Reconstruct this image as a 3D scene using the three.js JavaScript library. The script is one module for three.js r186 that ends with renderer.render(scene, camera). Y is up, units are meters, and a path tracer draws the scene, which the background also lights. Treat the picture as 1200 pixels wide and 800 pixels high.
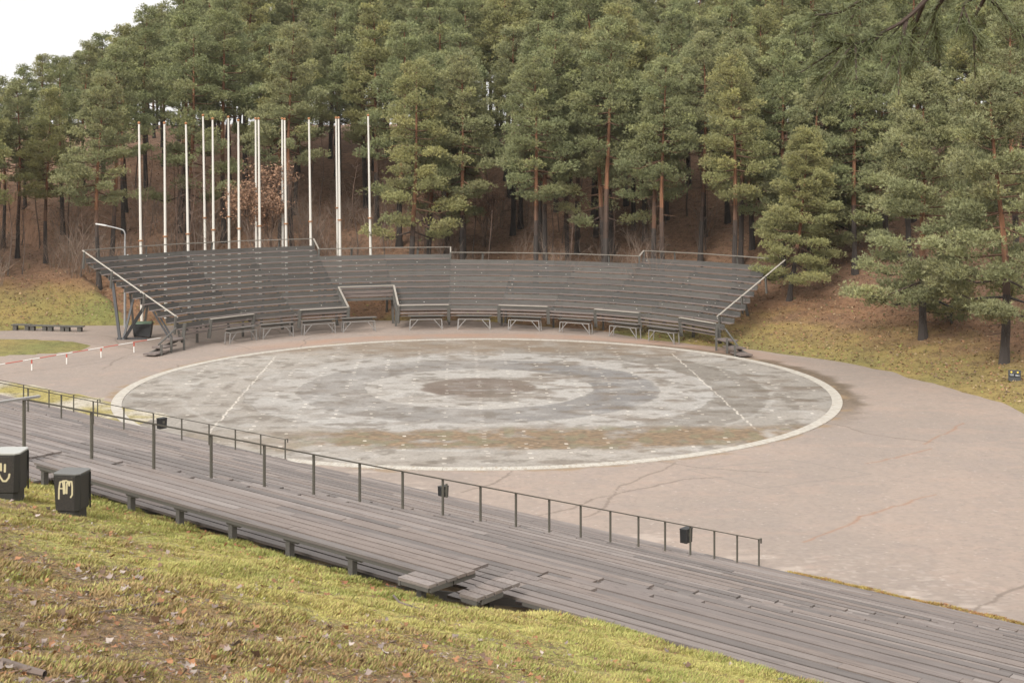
import * as THREE from 'three';
import { mergeGeometries } from 'three/addons/utils/BufferGeometryUtils.js';

// ---------- camera, sky, sun, exposure ----------
const T0 = Date.now();
const scene = new THREE.Scene();
const camera = new THREE.PerspectiveCamera(2 * Math.atan(620 / 1575) * 180 / Math.PI, 1.5, 0.1, 1500);
camera.position.set(0, 13.5, 0);
camera.lookAt(0, 13.5, -100);
camera.setViewOffset(1860, 1240, 330, 440, 1200, 800);   // level camera, lens shifted down
camera.focus = 55; camera.userData.fStop = 8;
const renderer = new THREE.WebGLRenderer({ antialias: true });
renderer.toneMapping = THREE.LinearToneMapping;
renderer.toneMappingExposure = 2.4;
renderer.shadowMap.enabled = true;

{ // overcast sky: darker at the horizon than at the zenith, faint cloud structure
  const W = 512, Hh = 256, a = new Float32Array(W * Hh * 4);
  for (let j = 0; j < Hh; j++) for (let i = 0; i < W; i++) {
    const el = ((j + .5) / Hh - .5) * Math.PI, az = i / W * Math.PI * 2;
    const s = Math.max(0, Math.sin(el));
    const L = .86 * (1.42 + 1.5 * s) / 3;
    const w = 1 + .03 * Math.sin(az * 3 + 5 * el) * Math.sin(az * 5 - 9 * el + 1) * Math.cos(el);
    const k = (j * W + i) * 4;
    a[k] = L * w * 1.0; a[k + 1] = L * w * .985; a[k + 2] = L * w * .97; a[k + 3] = 1;
  }
  const t = new THREE.DataTexture(a, W, Hh, THREE.RGBAFormat, THREE.FloatType);
  t.mapping = THREE.EquirectangularReflectionMapping; t.magFilter = t.minFilter = THREE.LinearFilter; t.needsUpdate = true;
  scene.background = t; scene.environment = t;
}
const sun = new THREE.DirectionalLight(new THREE.Color(1, .95, .88), 1.5);
sun.position.set(-48, 72, 32); sun.target.position.set(0, 0, -70);
sun.castShadow = true; sun.shadow.radius = 40;
Object.assign(sun.shadow.camera, { left: -90, right: 90, top: 90, bottom: -90, near: 1, far: 320 });
scene.add(sun, sun.target);

// ---------- helpers ----------
function rng(seed) { let a = seed >>> 0; return () => { a = (a + 0x6D2B79F5) | 0; let t = Math.imul(a ^ (a >>> 15), 1 | a); t = (t + Math.imul(t ^ (t >>> 7), 61 | t)) ^ t; return ((t ^ (t >>> 14)) >>> 0) / 4294967296; }; }
function hash2(x, y, s) { let h = Math.imul(x, 374761393) + Math.imul(y, 668265263) + Math.imul(s, 1274126177); h = Math.imul(h ^ (h >>> 13), 1274126177); return ((h ^ (h >>> 16)) >>> 0) / 4294967296; }
function vn(x, y, s = 0) { const xi = Math.floor(x), yi = Math.floor(y); let fx = x - xi, fy = y - yi; fx = fx * fx * (3 - 2 * fx); fy = fy * fy * (3 - 2 * fy); const a = hash2(xi, yi, s), b = hash2(xi + 1, yi, s), c = hash2(xi, yi + 1, s), d = hash2(xi + 1, yi + 1, s); return a + (b - a) * fx + (c - a) * fy + (a - b - c + d) * fx * fy; }
function fbm(x, y, o = 4, s = 0) { let v = 0, a = .5, t = 0; for (let i = 0; i < o; i++) { v += a * vn(x, y, s + i); t += a; a *= .5; x *= 2.03; y *= 2.03; } return v / t; }
const cl = (v, a = 0, b = 1) => v < a ? a : v > b ? b : v;
const ss = (a, b, v) => { const t = cl((v - a) / (b - a)); return t * t * (3 - 2 * t); };
const mix = (a, b, t) => a + (b - a) * t;
const mix3 = (a, b, t) => [mix(a[0], b[0], t), mix(a[1], b[1], t), mix(a[2], b[2], t)];
const V = (X, h, d) => new THREE.Vector3(X, h, -d);
const enc = c => Math.round(255 * cl(c <= .0031308 ? c * 12.92 : 1.055 * Math.pow(c, 1 / 2.4) - .055));
function tex(W, H, fn, srgb = true) {
  const a = new Uint8Array(W * H * 4);
  for (let j = 0; j < H; j++) for (let i = 0; i < W; i++) { const c = fn(i, j), k = (j * W + i) * 4; if (srgb) { a[k] = enc(c[0]); a[k + 1] = enc(c[1]); a[k + 2] = enc(c[2]); } else { a[k] = a[k + 1] = a[k + 2] = Math.round(255 * cl(c)); } a[k + 3] = 255; }
  const t = new THREE.DataTexture(a, W, H, THREE.RGBAFormat); if (srgb) t.colorSpace = THREE.SRGBColorSpace;
  t.magFilter = t.minFilter = THREE.LinearFilter; t.wrapS = t.wrapT = THREE.RepeatWrapping; t.needsUpdate = true; return t;
}
const lin = (r, g, b) => new THREE.Color().setRGB(r, g, b);
const mat = (c, o = {}) => new THREE.MeshStandardMaterial({ color: Array.isArray(c) ? lin(...c) : c, roughness: .85, ...o });
const counts = {};
function numbered(n) { const k = counts[n] = (counts[n] ?? -1) + 1; return k ? n + '_' + String(k).padStart(3, '0') : n; }
function tag(o, label, category, group, kind) { o.userData = {}; if (label) o.userData.label = label; if (category) o.userData.category = category; if (group) o.userData.group = group; if (kind) o.userData.kind = kind; return o; }
function shadows(o) { o.traverse(m => { if (m.isMesh) { m.castShadow = true; m.receiveShadow = true; } }); }
function thing(name, label, category, pos, turn = 0, group) { const o = new THREE.Group(); o.name = numbered(name); if (pos) o.position.copy(pos); o.rotation.y = turn; tag(o, label, category, group); scene.add(o); return o; }
function part(name, geo, m, parent) { const o = new THREE.Mesh(geo, m); o.name = name; parent.add(o); return o; }
function structure(name, geo, m) { const o = new THREE.Mesh(geo, m); o.name = numbered(name); o.userData = { kind: 'structure' }; scene.add(o); return o; }
function copy(o, label) { const c = o.clone(); c.userData = { ...o.userData }; c.name = numbered(o.name.replace(/_\d{3}$/, '')); if (label) c.userData.label = label; scene.add(c); return c; }
// bar between two points, square or round section
function bar(a, b, w, t = w, round = 0) {
  const L = a.distanceTo(b); const g = round ? new THREE.CylinderGeometry(w / 2, t / 2, L, round) : new THREE.BoxGeometry(w, L, t);
  const q = new THREE.Quaternion().setFromUnitVectors(new THREE.Vector3(0, 1, 0), b.clone().sub(a).normalize());
  g.applyQuaternion(q); g.translate((a.x + b.x) / 2, (a.y + b.y) / 2, (a.z + b.z) / 2); return g;
}
const v3 = (x, y, z) => new THREE.Vector3(x, y, z);
function box(w, h, d, x = 0, y = 0, z = 0) { const g = new THREE.BoxGeometry(w, h, d); g.translate(x, y, z); return g; }
const merge = l => mergeGeometries(l.map(g => g.index ? g.toNonIndexed() : g));
// pixel of the photograph + distance -> place (used only to read off positions)
const at = (px, py, d) => V((px - 600) / 1575 * d, 13.5 - (py - 180) / 1575 * d, d);

// near terrace frame: u along the rows, s up the slope
const UO = [8.09, 43.93];
const us = (X, d) => [(X - UO[0]) * .762 - (d - UO[1]) * .648, -(X - UO[0]) * .648 - (d - UO[1]) * .762];
const xd = (u, s) => [UO[0] + .762 * u - .648 * s, UO[1] - .648 * u - .762 * s];
const CX = -4.35, CD = 83.9;      // centre of the far stand's arc
const DX = -1.9, DD = 77.6, DR = 20.4; // dance floor

// ---------- terrain ----------
const rad0 = Math.PI / 180;
const topEdge = u => u < 1.2 ? 26.5 : u < 10.35 ? 26.53 : u < 10.9 ? 26.9 : u < 11.22 ? 26.4 : 25.52;   // where the boards end uphill
const RB = [[-180, 75], [-130, 70], [-100, 62], [-75, 54], [-52, 49], [-42, 47], [-30, 42], [-15, 39.5], [0, 38.5], [14, 35], [28, 31], [36, 30.3], [57, 30.4], [90, 30.6], [105, 33], [120, 45], [140, 70], [180, 75]];
function rb(phi) { for (let i = 1; i < RB.length; i++) if (phi <= RB[i][0]) { const t = (phi - RB[i - 1][0]) / (RB[i][0] - RB[i - 1][0]); return mix(RB[i - 1][1], RB[i][1], t * t * (3 - 2 * t)); } return 75; }
function far(X, d) {
  const dx = X + 4, dd = d - 70, phi = Math.atan2(dx, dd) * 180 / Math.PI;
  const q = Math.hypot(dx, dd) - rb(phi);
  return [q, phi];
}
function hillOffset(u, s) { const e = u < 10.9 ? 25.98 : 25.5, up = mix(mix(.5, .42, ss(27.2, 28.6, s)), .28, ss(11, 12.4, u)); return mix(1.0, up, ss(e, e + .18, s)); }
function ground(X, d) {
  const [u, s] = us(X, d);
  let h = -.06;
  const n1 = fbm(X * .35, d * .35, 3, 3) - .5;
  if (s > -4) { // near hillside
    let hn = .315 * Math.min(s, 60) - hillOffset(u, s);
    if (s > 28) hn += n1 * .2 * ss(28.5, 32, s) + (fbm(X * 1.7, d * 1.7, 3, 8) - .5) * .07;
    h = Math.max(h, hn);
    // grassy verge in front of the boards
    const verge = ss(-34, -37, u) * ss(-3.2, -2.4, s + n1 * 1.4);
    if (verge > .3) h = Math.max(h, .006 + .014 * verge + n1 * .012);
  }
  const [q0, phi] = far(X, d);
  const q = q0 + (fbm(X * .25, d * .25, 3, 5) - .5) * 1.2;
  if (q > -1) {
    const low = mix(.62, 1, ss(-70, -28, phi)) * mix(.5, 1, ss(-100, -60, phi));
    let hf = q < 0 ? .06 * (q + 1) - .06 + .0 : .0 + .2 * q + .0022 * Math.min(q, 45) ** 2;
    if (phi < -36) hf = q < 0 ? hf : Math.min(.34 * q, .34 * 9 + .12 * Math.max(0, q - 9));
    const lim = mix(mix(7, 19, ss(-50, -24, phi)), 22, ss(10, 60, phi));
    hf = hf < lim * .6 ? hf : lim * .6 + lim * .4 * (1 - Math.exp(-(hf - lim * .6) / (lim * .4)));
    if (q > 0) hf += (fbm(X * .12, d * .12, 3, 6) - .5) * Math.min(q * .08, 1.2);
    h = Math.max(h, hf);
  }
  // grass island on the left of the plaza
  const isl = ss(1.0, .8, Math.hypot((X + 41) / 12.5, (d - 93.6) / 5.1 + (X + 41) * .012 * 0) + n1 * .12);
  if (isl > .2 && q0 < 4) h = Math.max(h, .01 + .04 * isl);
  return h;
}
// where the near hillside carries leaf litter rather than grass
function litter(X, d) {
  const [u, s] = us(X, d);
  let m = ss(29.2, 32.6, s + (fbm(X * .5, d * .5, 4, 21) - .5) * 6 + (u - 12) * .06);
  m = m * .82 + .3 * ss(.48, .7, fbm(X * 1.2, d * 1.2, 3, 31));
  return cl(m);
}
{
  const xs = [], ds = [];
  const grow = (a, b, st) => { const o = []; for (let v = a; v < b - 1e-6; v += st) o.push(v); return o; };
  xs.push(...grow(-420, -140, 14), ...grow(-140, -46, 1.6), ...grow(-46, -16, .6), ...grow(-16, 14, .22), ...grow(14, 48, .6), ...grow(48, 140, 1.6), ...grow(140, 421, 14));
  ds.push(...grow(-220, -40, 12), ...grow(-40, 0, 1.4), ...grow(0, 5, .4), ...grow(5, 24, .2), ...grow(24, 64, .55), ...grow(64, 134, .6), ...grow(134, 200, 1.5), ...grow(200, 620, 14));
  const nx = xs.length, nd = ds.length, pos = new Float32Array(nx * nd * 3), col = new Float32Array(nx * nd * 3), uv = new Float32Array(nx * nd * 2), idx = [];
  for (let j = 0; j < nd; j++) for (let i = 0; i < nx; i++) {
    const X = xs[i], d = ds[j], k = j * nx + i, h = ground(X, d); pos[k * 3] = X; pos[k * 3 + 1] = h; pos[k * 3 + 2] = -d; uv[k * 2] = X / 5; uv[k * 2 + 1] = d / 5;
    const [u, s] = us(X, d), [q, phi] = far(X, d);
    const n = fbm(X * .6, d * .6, 4, 11), nb = fbm(X * .15, d * .15, 3, 12), nf = vn(X * 3.1, d * 3.1, 14);
    let c;
    if (s > -4 && q < 10) {
      const g = mix3([.29, .245, .09], [.2, .205, .065], cl(n * 1.5 - .35));
      c = mix3(g, mix3([.22, .125, .062], [.14, .09, .055], nf), litter(X, d) * .9);
      if (s < topEdge(u) && s > 1) c = mix3([.2, .115, .06], [.15, .12, .06], n);       // leaves blown under the boards
      if (s < 1) c = u < -30 ? mix3([.42, .38, .31], [.3, .25, .08], ss(.4, .6, n)) : mix3([.3, .21, .05], [.26, .14, .07], ss(.4, .6, n));
    } else {
      const grass = mix3([.25, .185, .06], [.165, .165, .048], cl(nb * 2.2 - .7 + (n - .5)));
      const needles = mix3([.245, .125, .062], [.155, .09, .05], n);
      let t = phi > 20 ? ss(.5, 8.5, q + (n - .5) * 9 + (nb - .5) * 7) : phi < -36 ? ss(4, 10, q + (n - .5) * 5) : ss(-1.5, 1.5, q + (n - .5) * 5 + (nb - .5) * 5);
      c = mix3(grass, needles, t);
      c = mix3(c, [.26, .155, .1], ss(8, 18, q) * .8);
    }
    const f = .86 + .28 * nf; col[k * 3] = c[0] * f; col[k * 3 + 1] = c[1] * f; col[k * 3 + 2] = c[2] * f;
    if (i < nx - 1 && j < nd - 1) idx.push(k, k + 1, k + nx, k + 1, k + nx + 1, k + nx);
  }
  const g = new THREE.BufferGeometry(); g.setAttribute('position', new THREE.BufferAttribute(pos, 3)); g.setAttribute('uv', new THREE.BufferAttribute(uv, 2)); g.setAttribute('color', new THREE.BufferAttribute(col, 3)); g.setIndex(idx); g.computeVertexNormals();
  const N = 1024, wrap = (x, y, f, s) => { // tileable speckle of blades, needles and leaves
    const xi = x * f, yi = y * f; const a = Math.floor(xi), b = Math.floor(yi), fx = xi - a, fy = yi - b; const m = v => ((v % f) + f) % f; const h = (p, q) => hash2(m(p), m(q), s); const sx = fx * fx * (3 - 2 * fx), sy = fy * fy * (3 - 2 * fy); return mix(mix(h(a, b), h(a + 1, b), sx), mix(h(a, b + 1), h(a + 1, b + 1), sx), sy);
  };
  const hgt = new Float32Array(N * N);
  for (let j = 0; j < N; j++) for (let i = 0; i < N; i++) { const x = i / N, y = j / N; hgt[j * N + i] = .22 * wrap(x, y, 16, 1) + .26 * wrap(x, y, 53, 2) + .28 * wrap(x, y, 128, 3) + .24 * wrap(x, y, 300, 4); }
  const map = tex(N, N, (i, j) => { const v = hgt[j * N + i], x = i / N, y = j / N; const w = .42 + 1.1 * ss(.25, .75, v); const t = wrap(x, y, 90, 9), p = ss(.8, .92, t) * .5; return mix3([w * (1.03 + .1 * (t - .5)), w, w * .95], [1.1, 1.0, .95], p); });
  const bump = tex(N, N, (i, j) => hgt[j * N + i], false);
  structure('ground', g, new THREE.MeshStandardMaterial({ vertexColors: true, map, bumpMap: bump, bumpScale: .05, roughness: 1 }));
}
console.log('terrain', Date.now() - T0);

// ---------- plaza, dance floor ----------
const disk = (fn, seg = 160) => { const sh = new THREE.Shape(); for (let i = 0; i < seg; i++) { const a = i / seg * Math.PI * 2, p = fn(a); i ? sh.lineTo(p[0], p[1]) : sh.moveTo(p[0], p[1]); } return sh; };
{
  const X0 = -75, X1 = 75, D0 = 25, D1 = 125, W = 2048, H = 1600;
  const g = new THREE.PlaneGeometry(X1 - X0, D1 - D0); g.rotateX(-Math.PI / 2); g.translate((X0 + X1) / 2, 0, -(D0 + D1) / 2);
  const seg = (x, y, a, b, c, e) => { const t = cl(((x - a) * (c - a) + (y - b) * (e - b)) / ((c - a) ** 2 + (e - b) ** 2)); return Math.hypot(x - a - t * (c - a), y - b - t * (e - b)); };
  const cracks = []; const r = rng(5);
  for (let k = 0; k < 44; k++) { let x = mix(-38, 30, r()), y = mix(42, 108, r()), a = r() * 6.28; for (let n = 0; n < 6; n++) { const nx = x + Math.cos(a) * 1.7, ny = y + Math.sin(a) * 1.7; cracks.push([x, y, nx, ny, .02 + .03 * r()]); x = nx; y = ny; a += (r() - .5) * 1.1; } }
  const rust = [[10.2, 46.6, 13.0, 49.9], [13, 49.9, 16.8, 53.2], [19.2, 62.5, 22.8, 67.5], [15.5, 58.5, 19.2, 61.5]];
  const quad = [[7.5, 57.5, 12.4, 59.3], [12.4, 59.3, 15.1, 56.6], [15.1, 56.6, 10.0, 54.2], [10, 54.2, 7.5, 57.5]];
  const near = new Map();
  for (const [i, c] of cracks.entries()) for (let x = Math.floor(Math.min(c[0], c[2]) - .3); x <= Math.max(c[0], c[2]) + .3; x++) for (let y = Math.floor(Math.min(c[1], c[3]) - .3); y <= Math.max(c[1], c[3]) + .3; y++) { const k = x * 1000 + y; if (!near.has(k)) near.set(k, []); near.get(k).push(i); }
  const map = tex(W, H, (i, j) => {
    const X = X0 + (i + .5) / W * (X1 - X0), d = D0 + (j + .5) / H * (D1 - D0), rr = Math.hypot(X - DX, d - DD);
    if (X < -50 || X > 42 || rr < DR - 1.2 || d > 112) return [.262, .207, .172];   // under the dance floor or the hillside
    const n = fbm(X * .18, d * .18, 4, 41), m = fbm(X * .8, d * .8, 4, 42), f = vn(X * 9, d * 9, 43), f2 = fbm(X * .5 + 9, d * 1.4, 4, 44);
    let c = mix3([.275, .216, .178], [.24, .194, .163], ss(.3, .7, n));
    c = mix3(c, [.3, .222, .178], ss(.55, .75, f2) * .4);
    c = mix3(c, [.225, .185, .163], ss(.56, .75, m) * .3);
    c = mix3(c, [.2, .165, .145], ss(.62, .72, vn(X * 3.3, d * 3.3, 48)) * .25); const k = .92 + .16 * f; c = [c[0] * k, c[1] * k, c[2] * k];
    const ang = Math.atan2(X - DX, d - DD) * 180 / Math.PI;
    // brown moss and washed soil along the outer edge of the ring on its right hand far side
    const band = ss(1.5, .5, rr - DR + (f2 - .5) * 1.6) * ss(14, 40, ang) * ss(128, 96, ang);
    c = mix3(c, mix3([.085, .062, .04], [.15, .105, .068], f), band * cl(.7 + 1.2 * m));
    c = mix3(c, [.3, .18, .12], ss(1.8, .4, Math.abs(rr - DR - 1.8)) * ss(-60, -30, ang) * ss(75, 40, ang) * .7 * cl(m * 1.6));
    // dirt washed against the near edge of the ring and the boards
    c = mix3(c, [.22, .15, .085], ss(.5, .05, rr - DR + (m - .5) * 1.1) * ss(.42, .6, f2) * .8);
    const [u, s] = us(X, d);
    c = mix3(c, [.42, .36, .31], ss(-1.6, -.4, s + (m - .5) * 4) * ss(.56, .68, f2) * .4);
    c = mix3(c, [.62, .56, .5], ss(.735, .78, vn(X * 4.6, d * 7, 47)) * ss(-5.5, -2, s) * ss(-2, 1.5, u) * ss(9, 6, u) * .12);
    const near0 = near.get(Math.floor(X) * 1000 + Math.floor(d)); if (near0) for (const q of near0) { const e = cracks[q]; if (seg(X + (m - .5) * .5, d + (n - .5) * .5, e[0], e[1], e[2], e[3]) < e[4] + .02) c = mix3(c, [.15, .115, .09], .75); }
    for (const e of rust) { const t = seg(X + (m - .5) * .5, d + (f2 - .5) * .5, ...e); if (t < .09) c = mix3(c, [.25, .125, .065], (1 - t / .09) * .75); }
    { const hs = hash2(i, j, 49); if (hs > .985) c = mix3(c, [.13, .1, .08], .45); else if (hs < .004) c = mix3(c, [.46, .41, .36], .6); }
    for (const e of quad) if (seg(X, d, ...e) < .06) c = mix3(c, [.2, .165, .14], .7);
    return c;
  });
  const bump = tex(512, 512, (i, j) => hash2(i, j, 71) * .6 + .4 * vn(i / 4, j / 4, 72), false); bump.repeat.set(30, 20);
  structure('plaza', g, new THREE.MeshStandardMaterial({ map, bumpMap: bump, bumpScale: .006, roughness: .8 }));

  // dance floor: worn concrete with rings, soil stains and rows of white paint dots
  const S = 2048, ca = Math.cos(.0445), sa = Math.sin(.0445), rd = rng(77);
  const marks = new Map(); const put = (a, b, w, l, v) => { const k = Math.floor(a) * 100 + Math.floor(b); for (let i = -1; i < 2; i++) for (let j = -1; j < 2; j++) { const kk = (Math.floor(a) + i) * 1000 + Math.floor(b) + j; if (!marks.has(kk)) marks.set(kk, []); marks.get(kk).push([a, b, w, l, v]); } };
  for (let c = -10; c <= 10; c++) {
    const a = c * 1.9; const lineC = Math.abs(c) === 7;
    for (let b = -19; b < 19; b += c === 0 ? .62 : lineC ? .36 : .95) {
      if (Math.hypot(a, b) > 19.3) continue; const keep = rd();
      if (c === 0 ? keep < .15 || (Math.abs(b) < 3 && keep < .6) : lineC ? keep < .06 || Math.abs(b) > 12.5 : keep < .45) continue;
      put(a + (rd() - .5) * .12, b + (rd() - .5) * .2, c === 0 ? .1 : lineC ? .05 : .07 + .04 * rd(), c === 0 ? .07 : lineC ? .19 : .09 + .05 * rd(), .45 + .5 * rd());
    }
  }
  for (let b = -9.5; b <= 16; b += 3.8) for (let a = -18; a < 18; a += .95) if (Math.hypot(a, b) < 19 && rd() < .5) put(a + (rd() - .5) * .3, b + (rd() - .5) * .15, .15 + .1 * rd(), .06, .3 + .5 * rd());
  for (let k = 0; k < 220; k++) { const a = rd() * 6.28, q = 19 * Math.sqrt(rd()); put(q * Math.cos(a), q * Math.sin(a), .05 + .12 * rd(), .03 + .05 * rd(), .25 + .5 * rd()); }
  const dm = tex(S, S, (i, j) => {
    const x = (i + .5) / S * 2 * DR - DR, y = (j + .5) / S * 2 * DR - DR, a = x * ca + y * sa, b = -x * sa + y * ca, r0 = Math.hypot(a, b);
    if (r0 > DR - .3) return [.25, .23, .2];   // under the kerb ring
    const m = fbm(x * .9, y * .9, 4, 51), n = fbm(x * .22, y * .22, 4, 52), f = vn(x * 12, y * 12, 53), st = fbm(x * .55 + 3, y * .95, 5, 54), th = Math.atan2(a, b);
    const r = r0 + (fbm(x * .9, y * .9, 3, 55) - .5) * .5;
    const rightW = ss(-6, 9, a + (n - .5) * 8);
    let c = mix3([.28, .252, .22], [.228, .205, .178], ss(.3, .7, n));
    const B = (lo, hi, e = .14) => ss(lo - e, lo + e, r) * ss(hi + e, hi - e, r);
    c = mix3(c, [.12, .09, .07], B(-1, 3.3, .3) * (.75 + .4 * m));
    c = mix3(c, [.31, .29, .265], B(3.3, 6.6) * .8 * (.5 + n));
    c = mix3(c, [.14, .132, .128], B(6.6, 10.3) * (.5 + .4 * rightW) * (.7 + .5 * m));
    c = mix3(c, [.3, .282, .26], B(10.3, 13.4) * (.45 + .6 * n));
    c = mix3(c, [.165, .145, .122], B(13.4, 16.6) * (.15 + .8 * rightW) * (.6 + .6 * m));
    c = mix3(c, [.31, .29, .26], B(16.45, 16.75, .05) * .55);
    c = mix3(c, [.11, .1, .09], (B(10.25, 10.38, .03) + B(6.55, 6.65, .03) + B(13.35, 13.45, .03)) * .35);
    // blotchy water stains, soil and moss
    c = mix3(c, [.135, .106, .08], ss(.47, .74, st) * mix(.4, .9, rightW)); c = mix3(c, [.1, .08, .06], ss(.52, .74, fbm(x * 1.3 + 7, y * 1.5, 5, 66)) * .6);
    c = mix3(c, [.34, .325, .305], ss(.52, .8, fbm(x * .7, y * 1.1, 5, 57)) * .4);
    c = mix3(c, [.17, .122, .08], ss(11, 15.4, b + (st - .5) * 7) * .75 * cl(m * 1.9 - .1));
    const soil = ss(-11.2, -12.6, b + (m - .5) * 2.6) * ss(-16.8, -15.2, b + (st - .5) * 3.4) * ss(-15, -5, a + (n - .5) * 9);
    c = mix3(c, mix3([.1, .072, .045], [.23, .155, .09], vn(x * 5, y * 8, 67)), soil * cl(m * 3.4 - .5));
    c = mix3(c, [.14, .135, .08], soil * ss(.55, .7, vn(x * 1.7, y * 1.7, 58)) * .5);
    const k = .86 + .28 * f; c = [c[0] * k, c[1] * k, c[2] * k];
    const L = marks.get(Math.floor(a) * 1000 + Math.floor(b)); if (L) for (const q of L) { if (Math.abs(a - q[0]) < q[2] && Math.abs(b - q[1]) < q[3]) c = mix3(c, [.66, .6, .52], cl(q[4] * (.25 + .55 * vn(x * 6, y * 6, 59)))); }
    return c;
  });
  const sh = new THREE.CircleGeometry(DR - .54, 180), p = sh.attributes.position, w = sh.attributes.uv; for (let i = 0; i < p.count; i++) w.setXY(i, (p.getX(i) + DR) / (2 * DR), (p.getY(i) + DR) / (2 * DR)); sh.rotateX(-Math.PI / 2); sh.translate(DX, .012, -DD);
  structure('dance_floor', sh, new THREE.MeshStandardMaterial({ map: dm, bumpMap: bump, bumpScale: .004, roughness: .85 }));
  const rt = tex(1024, 64, (i, j) => { const n = fbm(i / 7, j / 9, 4, 61), m = vn(i / 2.2, j / 3, 62); let c = mix3([.43, .4, .35], [.33, .3, .26], ss(.35, .7, n)); c = mix3(c, [.27, .2, .13], ss(.6, .75, fbm(i / 22, j / 20, 3, 63)) * .6); return [c[0] * (.9 + .2 * m), c[1] * (.9 + .2 * m), c[2] * (.9 + .2 * m)]; });
  const ring = []; const NS = 60;  // the white kerb ring is cast in short segments
  const kerbRing = new THREE.Group(); kerbRing.name = 'kerb_ring'; kerbRing.userData = { kind: 'structure' }; kerbRing.position.copy(V(DX, 0, DD)); scene.add(kerbRing);
  const variants = []; for (let v = 0; v < 6; v++) {
    const da = Math.PI * 2 / NS, s = new THREE.Shape(); const a0 = -da / 2 + .0003, a1 = da / 2 - .0003; s.absarc(0, 0, DR, a0, a1, false); s.absarc(0, 0, DR - .56, a1, a0, true);
    const g = new THREE.ExtrudeGeometry(s, { depth: .07, bevelEnabled: false, curveSegments: 4 }); const u = g.attributes.uv; for (let i = 0; i < u.count; i++) u.setXY(i, u.getY(i) / 5 + v * .173, u.getX(i) / 1.3); g.rotateX(-Math.PI / 2); g.translate(0, -.035, 0); variants.push(g);
  }
  const rm = mat([1, 1, 1], { map: rt, roughness: .75 });
  for (let k = 0; k < NS; k++) { const o = part('kerb_stone', variants[(k * 5) % 6], rm, kerbRing); o.rotation.y = k / NS * Math.PI * 2; o.position.y = (hash2(k, 1, 2) - .5) * .004; }
}
console.log('plaza', Date.now() - T0);

// ---------- wood ----------
const STR = 8;
const woodMap = (seed, base, dark, pale) => tex(1024, 256, (i, j) => {
  const strip = Math.floor(j / 32), y = (j % 32) / 32; const g = fbm(i / 90 + strip * 17, j / 1.6, 4, seed), k = fbm(i / 30, j / 6 + strip * 9, 3, seed + 4), h = vn(i / 260 + strip * 5, strip * 3.3, seed + 6);
  let c = mix3(base, dark, ss(.45, .72, g) * .75); c = mix3(c, pale, ss(.55, .78, k) * .5 + ss(.6, .9, h) * .35);
  if (y < .04 || y > .96) c = mix3(c, dark, .4);
  return c;
});
const woodBump = tex(1024, 256, (i, j) => fbm(i / 90 + Math.floor(j / 32) * 17, j / 1.6, 4, 90), false);
const deckWood = woodMap(80, [1.0, .93, .89], [.52, .47, .45], [1.35, 1.3, 1.26].map(v => v * .74));
const standWood = woodMap(85, [.95, .93, .88], [.6, .58, .54], [1, 1, 1]);
const plankGeo = []; for (let k = 0; k < STR; k++) { const g = new THREE.BoxGeometry(1, 1, 1), u = g.attributes.uv, p = g.attributes.position, nn = g.attributes.normal; for (let i = 0; i < u.count; i++) u.setXY(i, (p.getX(i) + .5) * .95 + k * .137, (k + cl(.5 + (Math.abs(nn.getY(i)) > .5 ? p.getZ(i) : p.getY(i)), .02, .98)) / STR); plankGeo.push(g); }
const deckTints = [[.172, .153, .145], [.182, .164, .155], [.152, .137, .131], [.194, .17, .157], [.138, .126, .121], [.216, .197, .188], [.177, .153, .14], [.124, .114, .11]];
const deckMats = deckTints.map(c => mat(c, { map: deckWood, bumpMap: woodBump, bumpScale: .004, roughness: .72 }));
const standTints = [[.087, .084, .08], [.104, .1, .095], [.076, .074, .072], [.092, .086, .082]];
const standMats = standTints.map(c => mat(c, { map: standWood, bumpMap: woodBump, bumpScale: .004, roughness: .75 }));
const seatMats = [[.165, .142, .133], [.185, .157, .147], [.148, .13, .123]].map(c => mat(c, { map: deckWood, bumpMap: woodBump, bumpScale: .004, roughness: .7 }));
const capMat = mat([.36, .335, .305], { map: standWood, roughness: .7 });
const darkWood = mat([.095, .09, .084], { map: standWood, roughness: .85 });
const postWood = mat([.095, .092, .086], { map: standWood, roughness: .8 });
const railMetal = mat([.115, .108, .088], { roughness: .5, metalness: .3 });
const blackSteel = mat([.035, .036, .04], { roughness: .5, metalness: .2 });
const greySteel = mat([.3, .29, .28], { roughness: .45, metalness: .4 });

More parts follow.
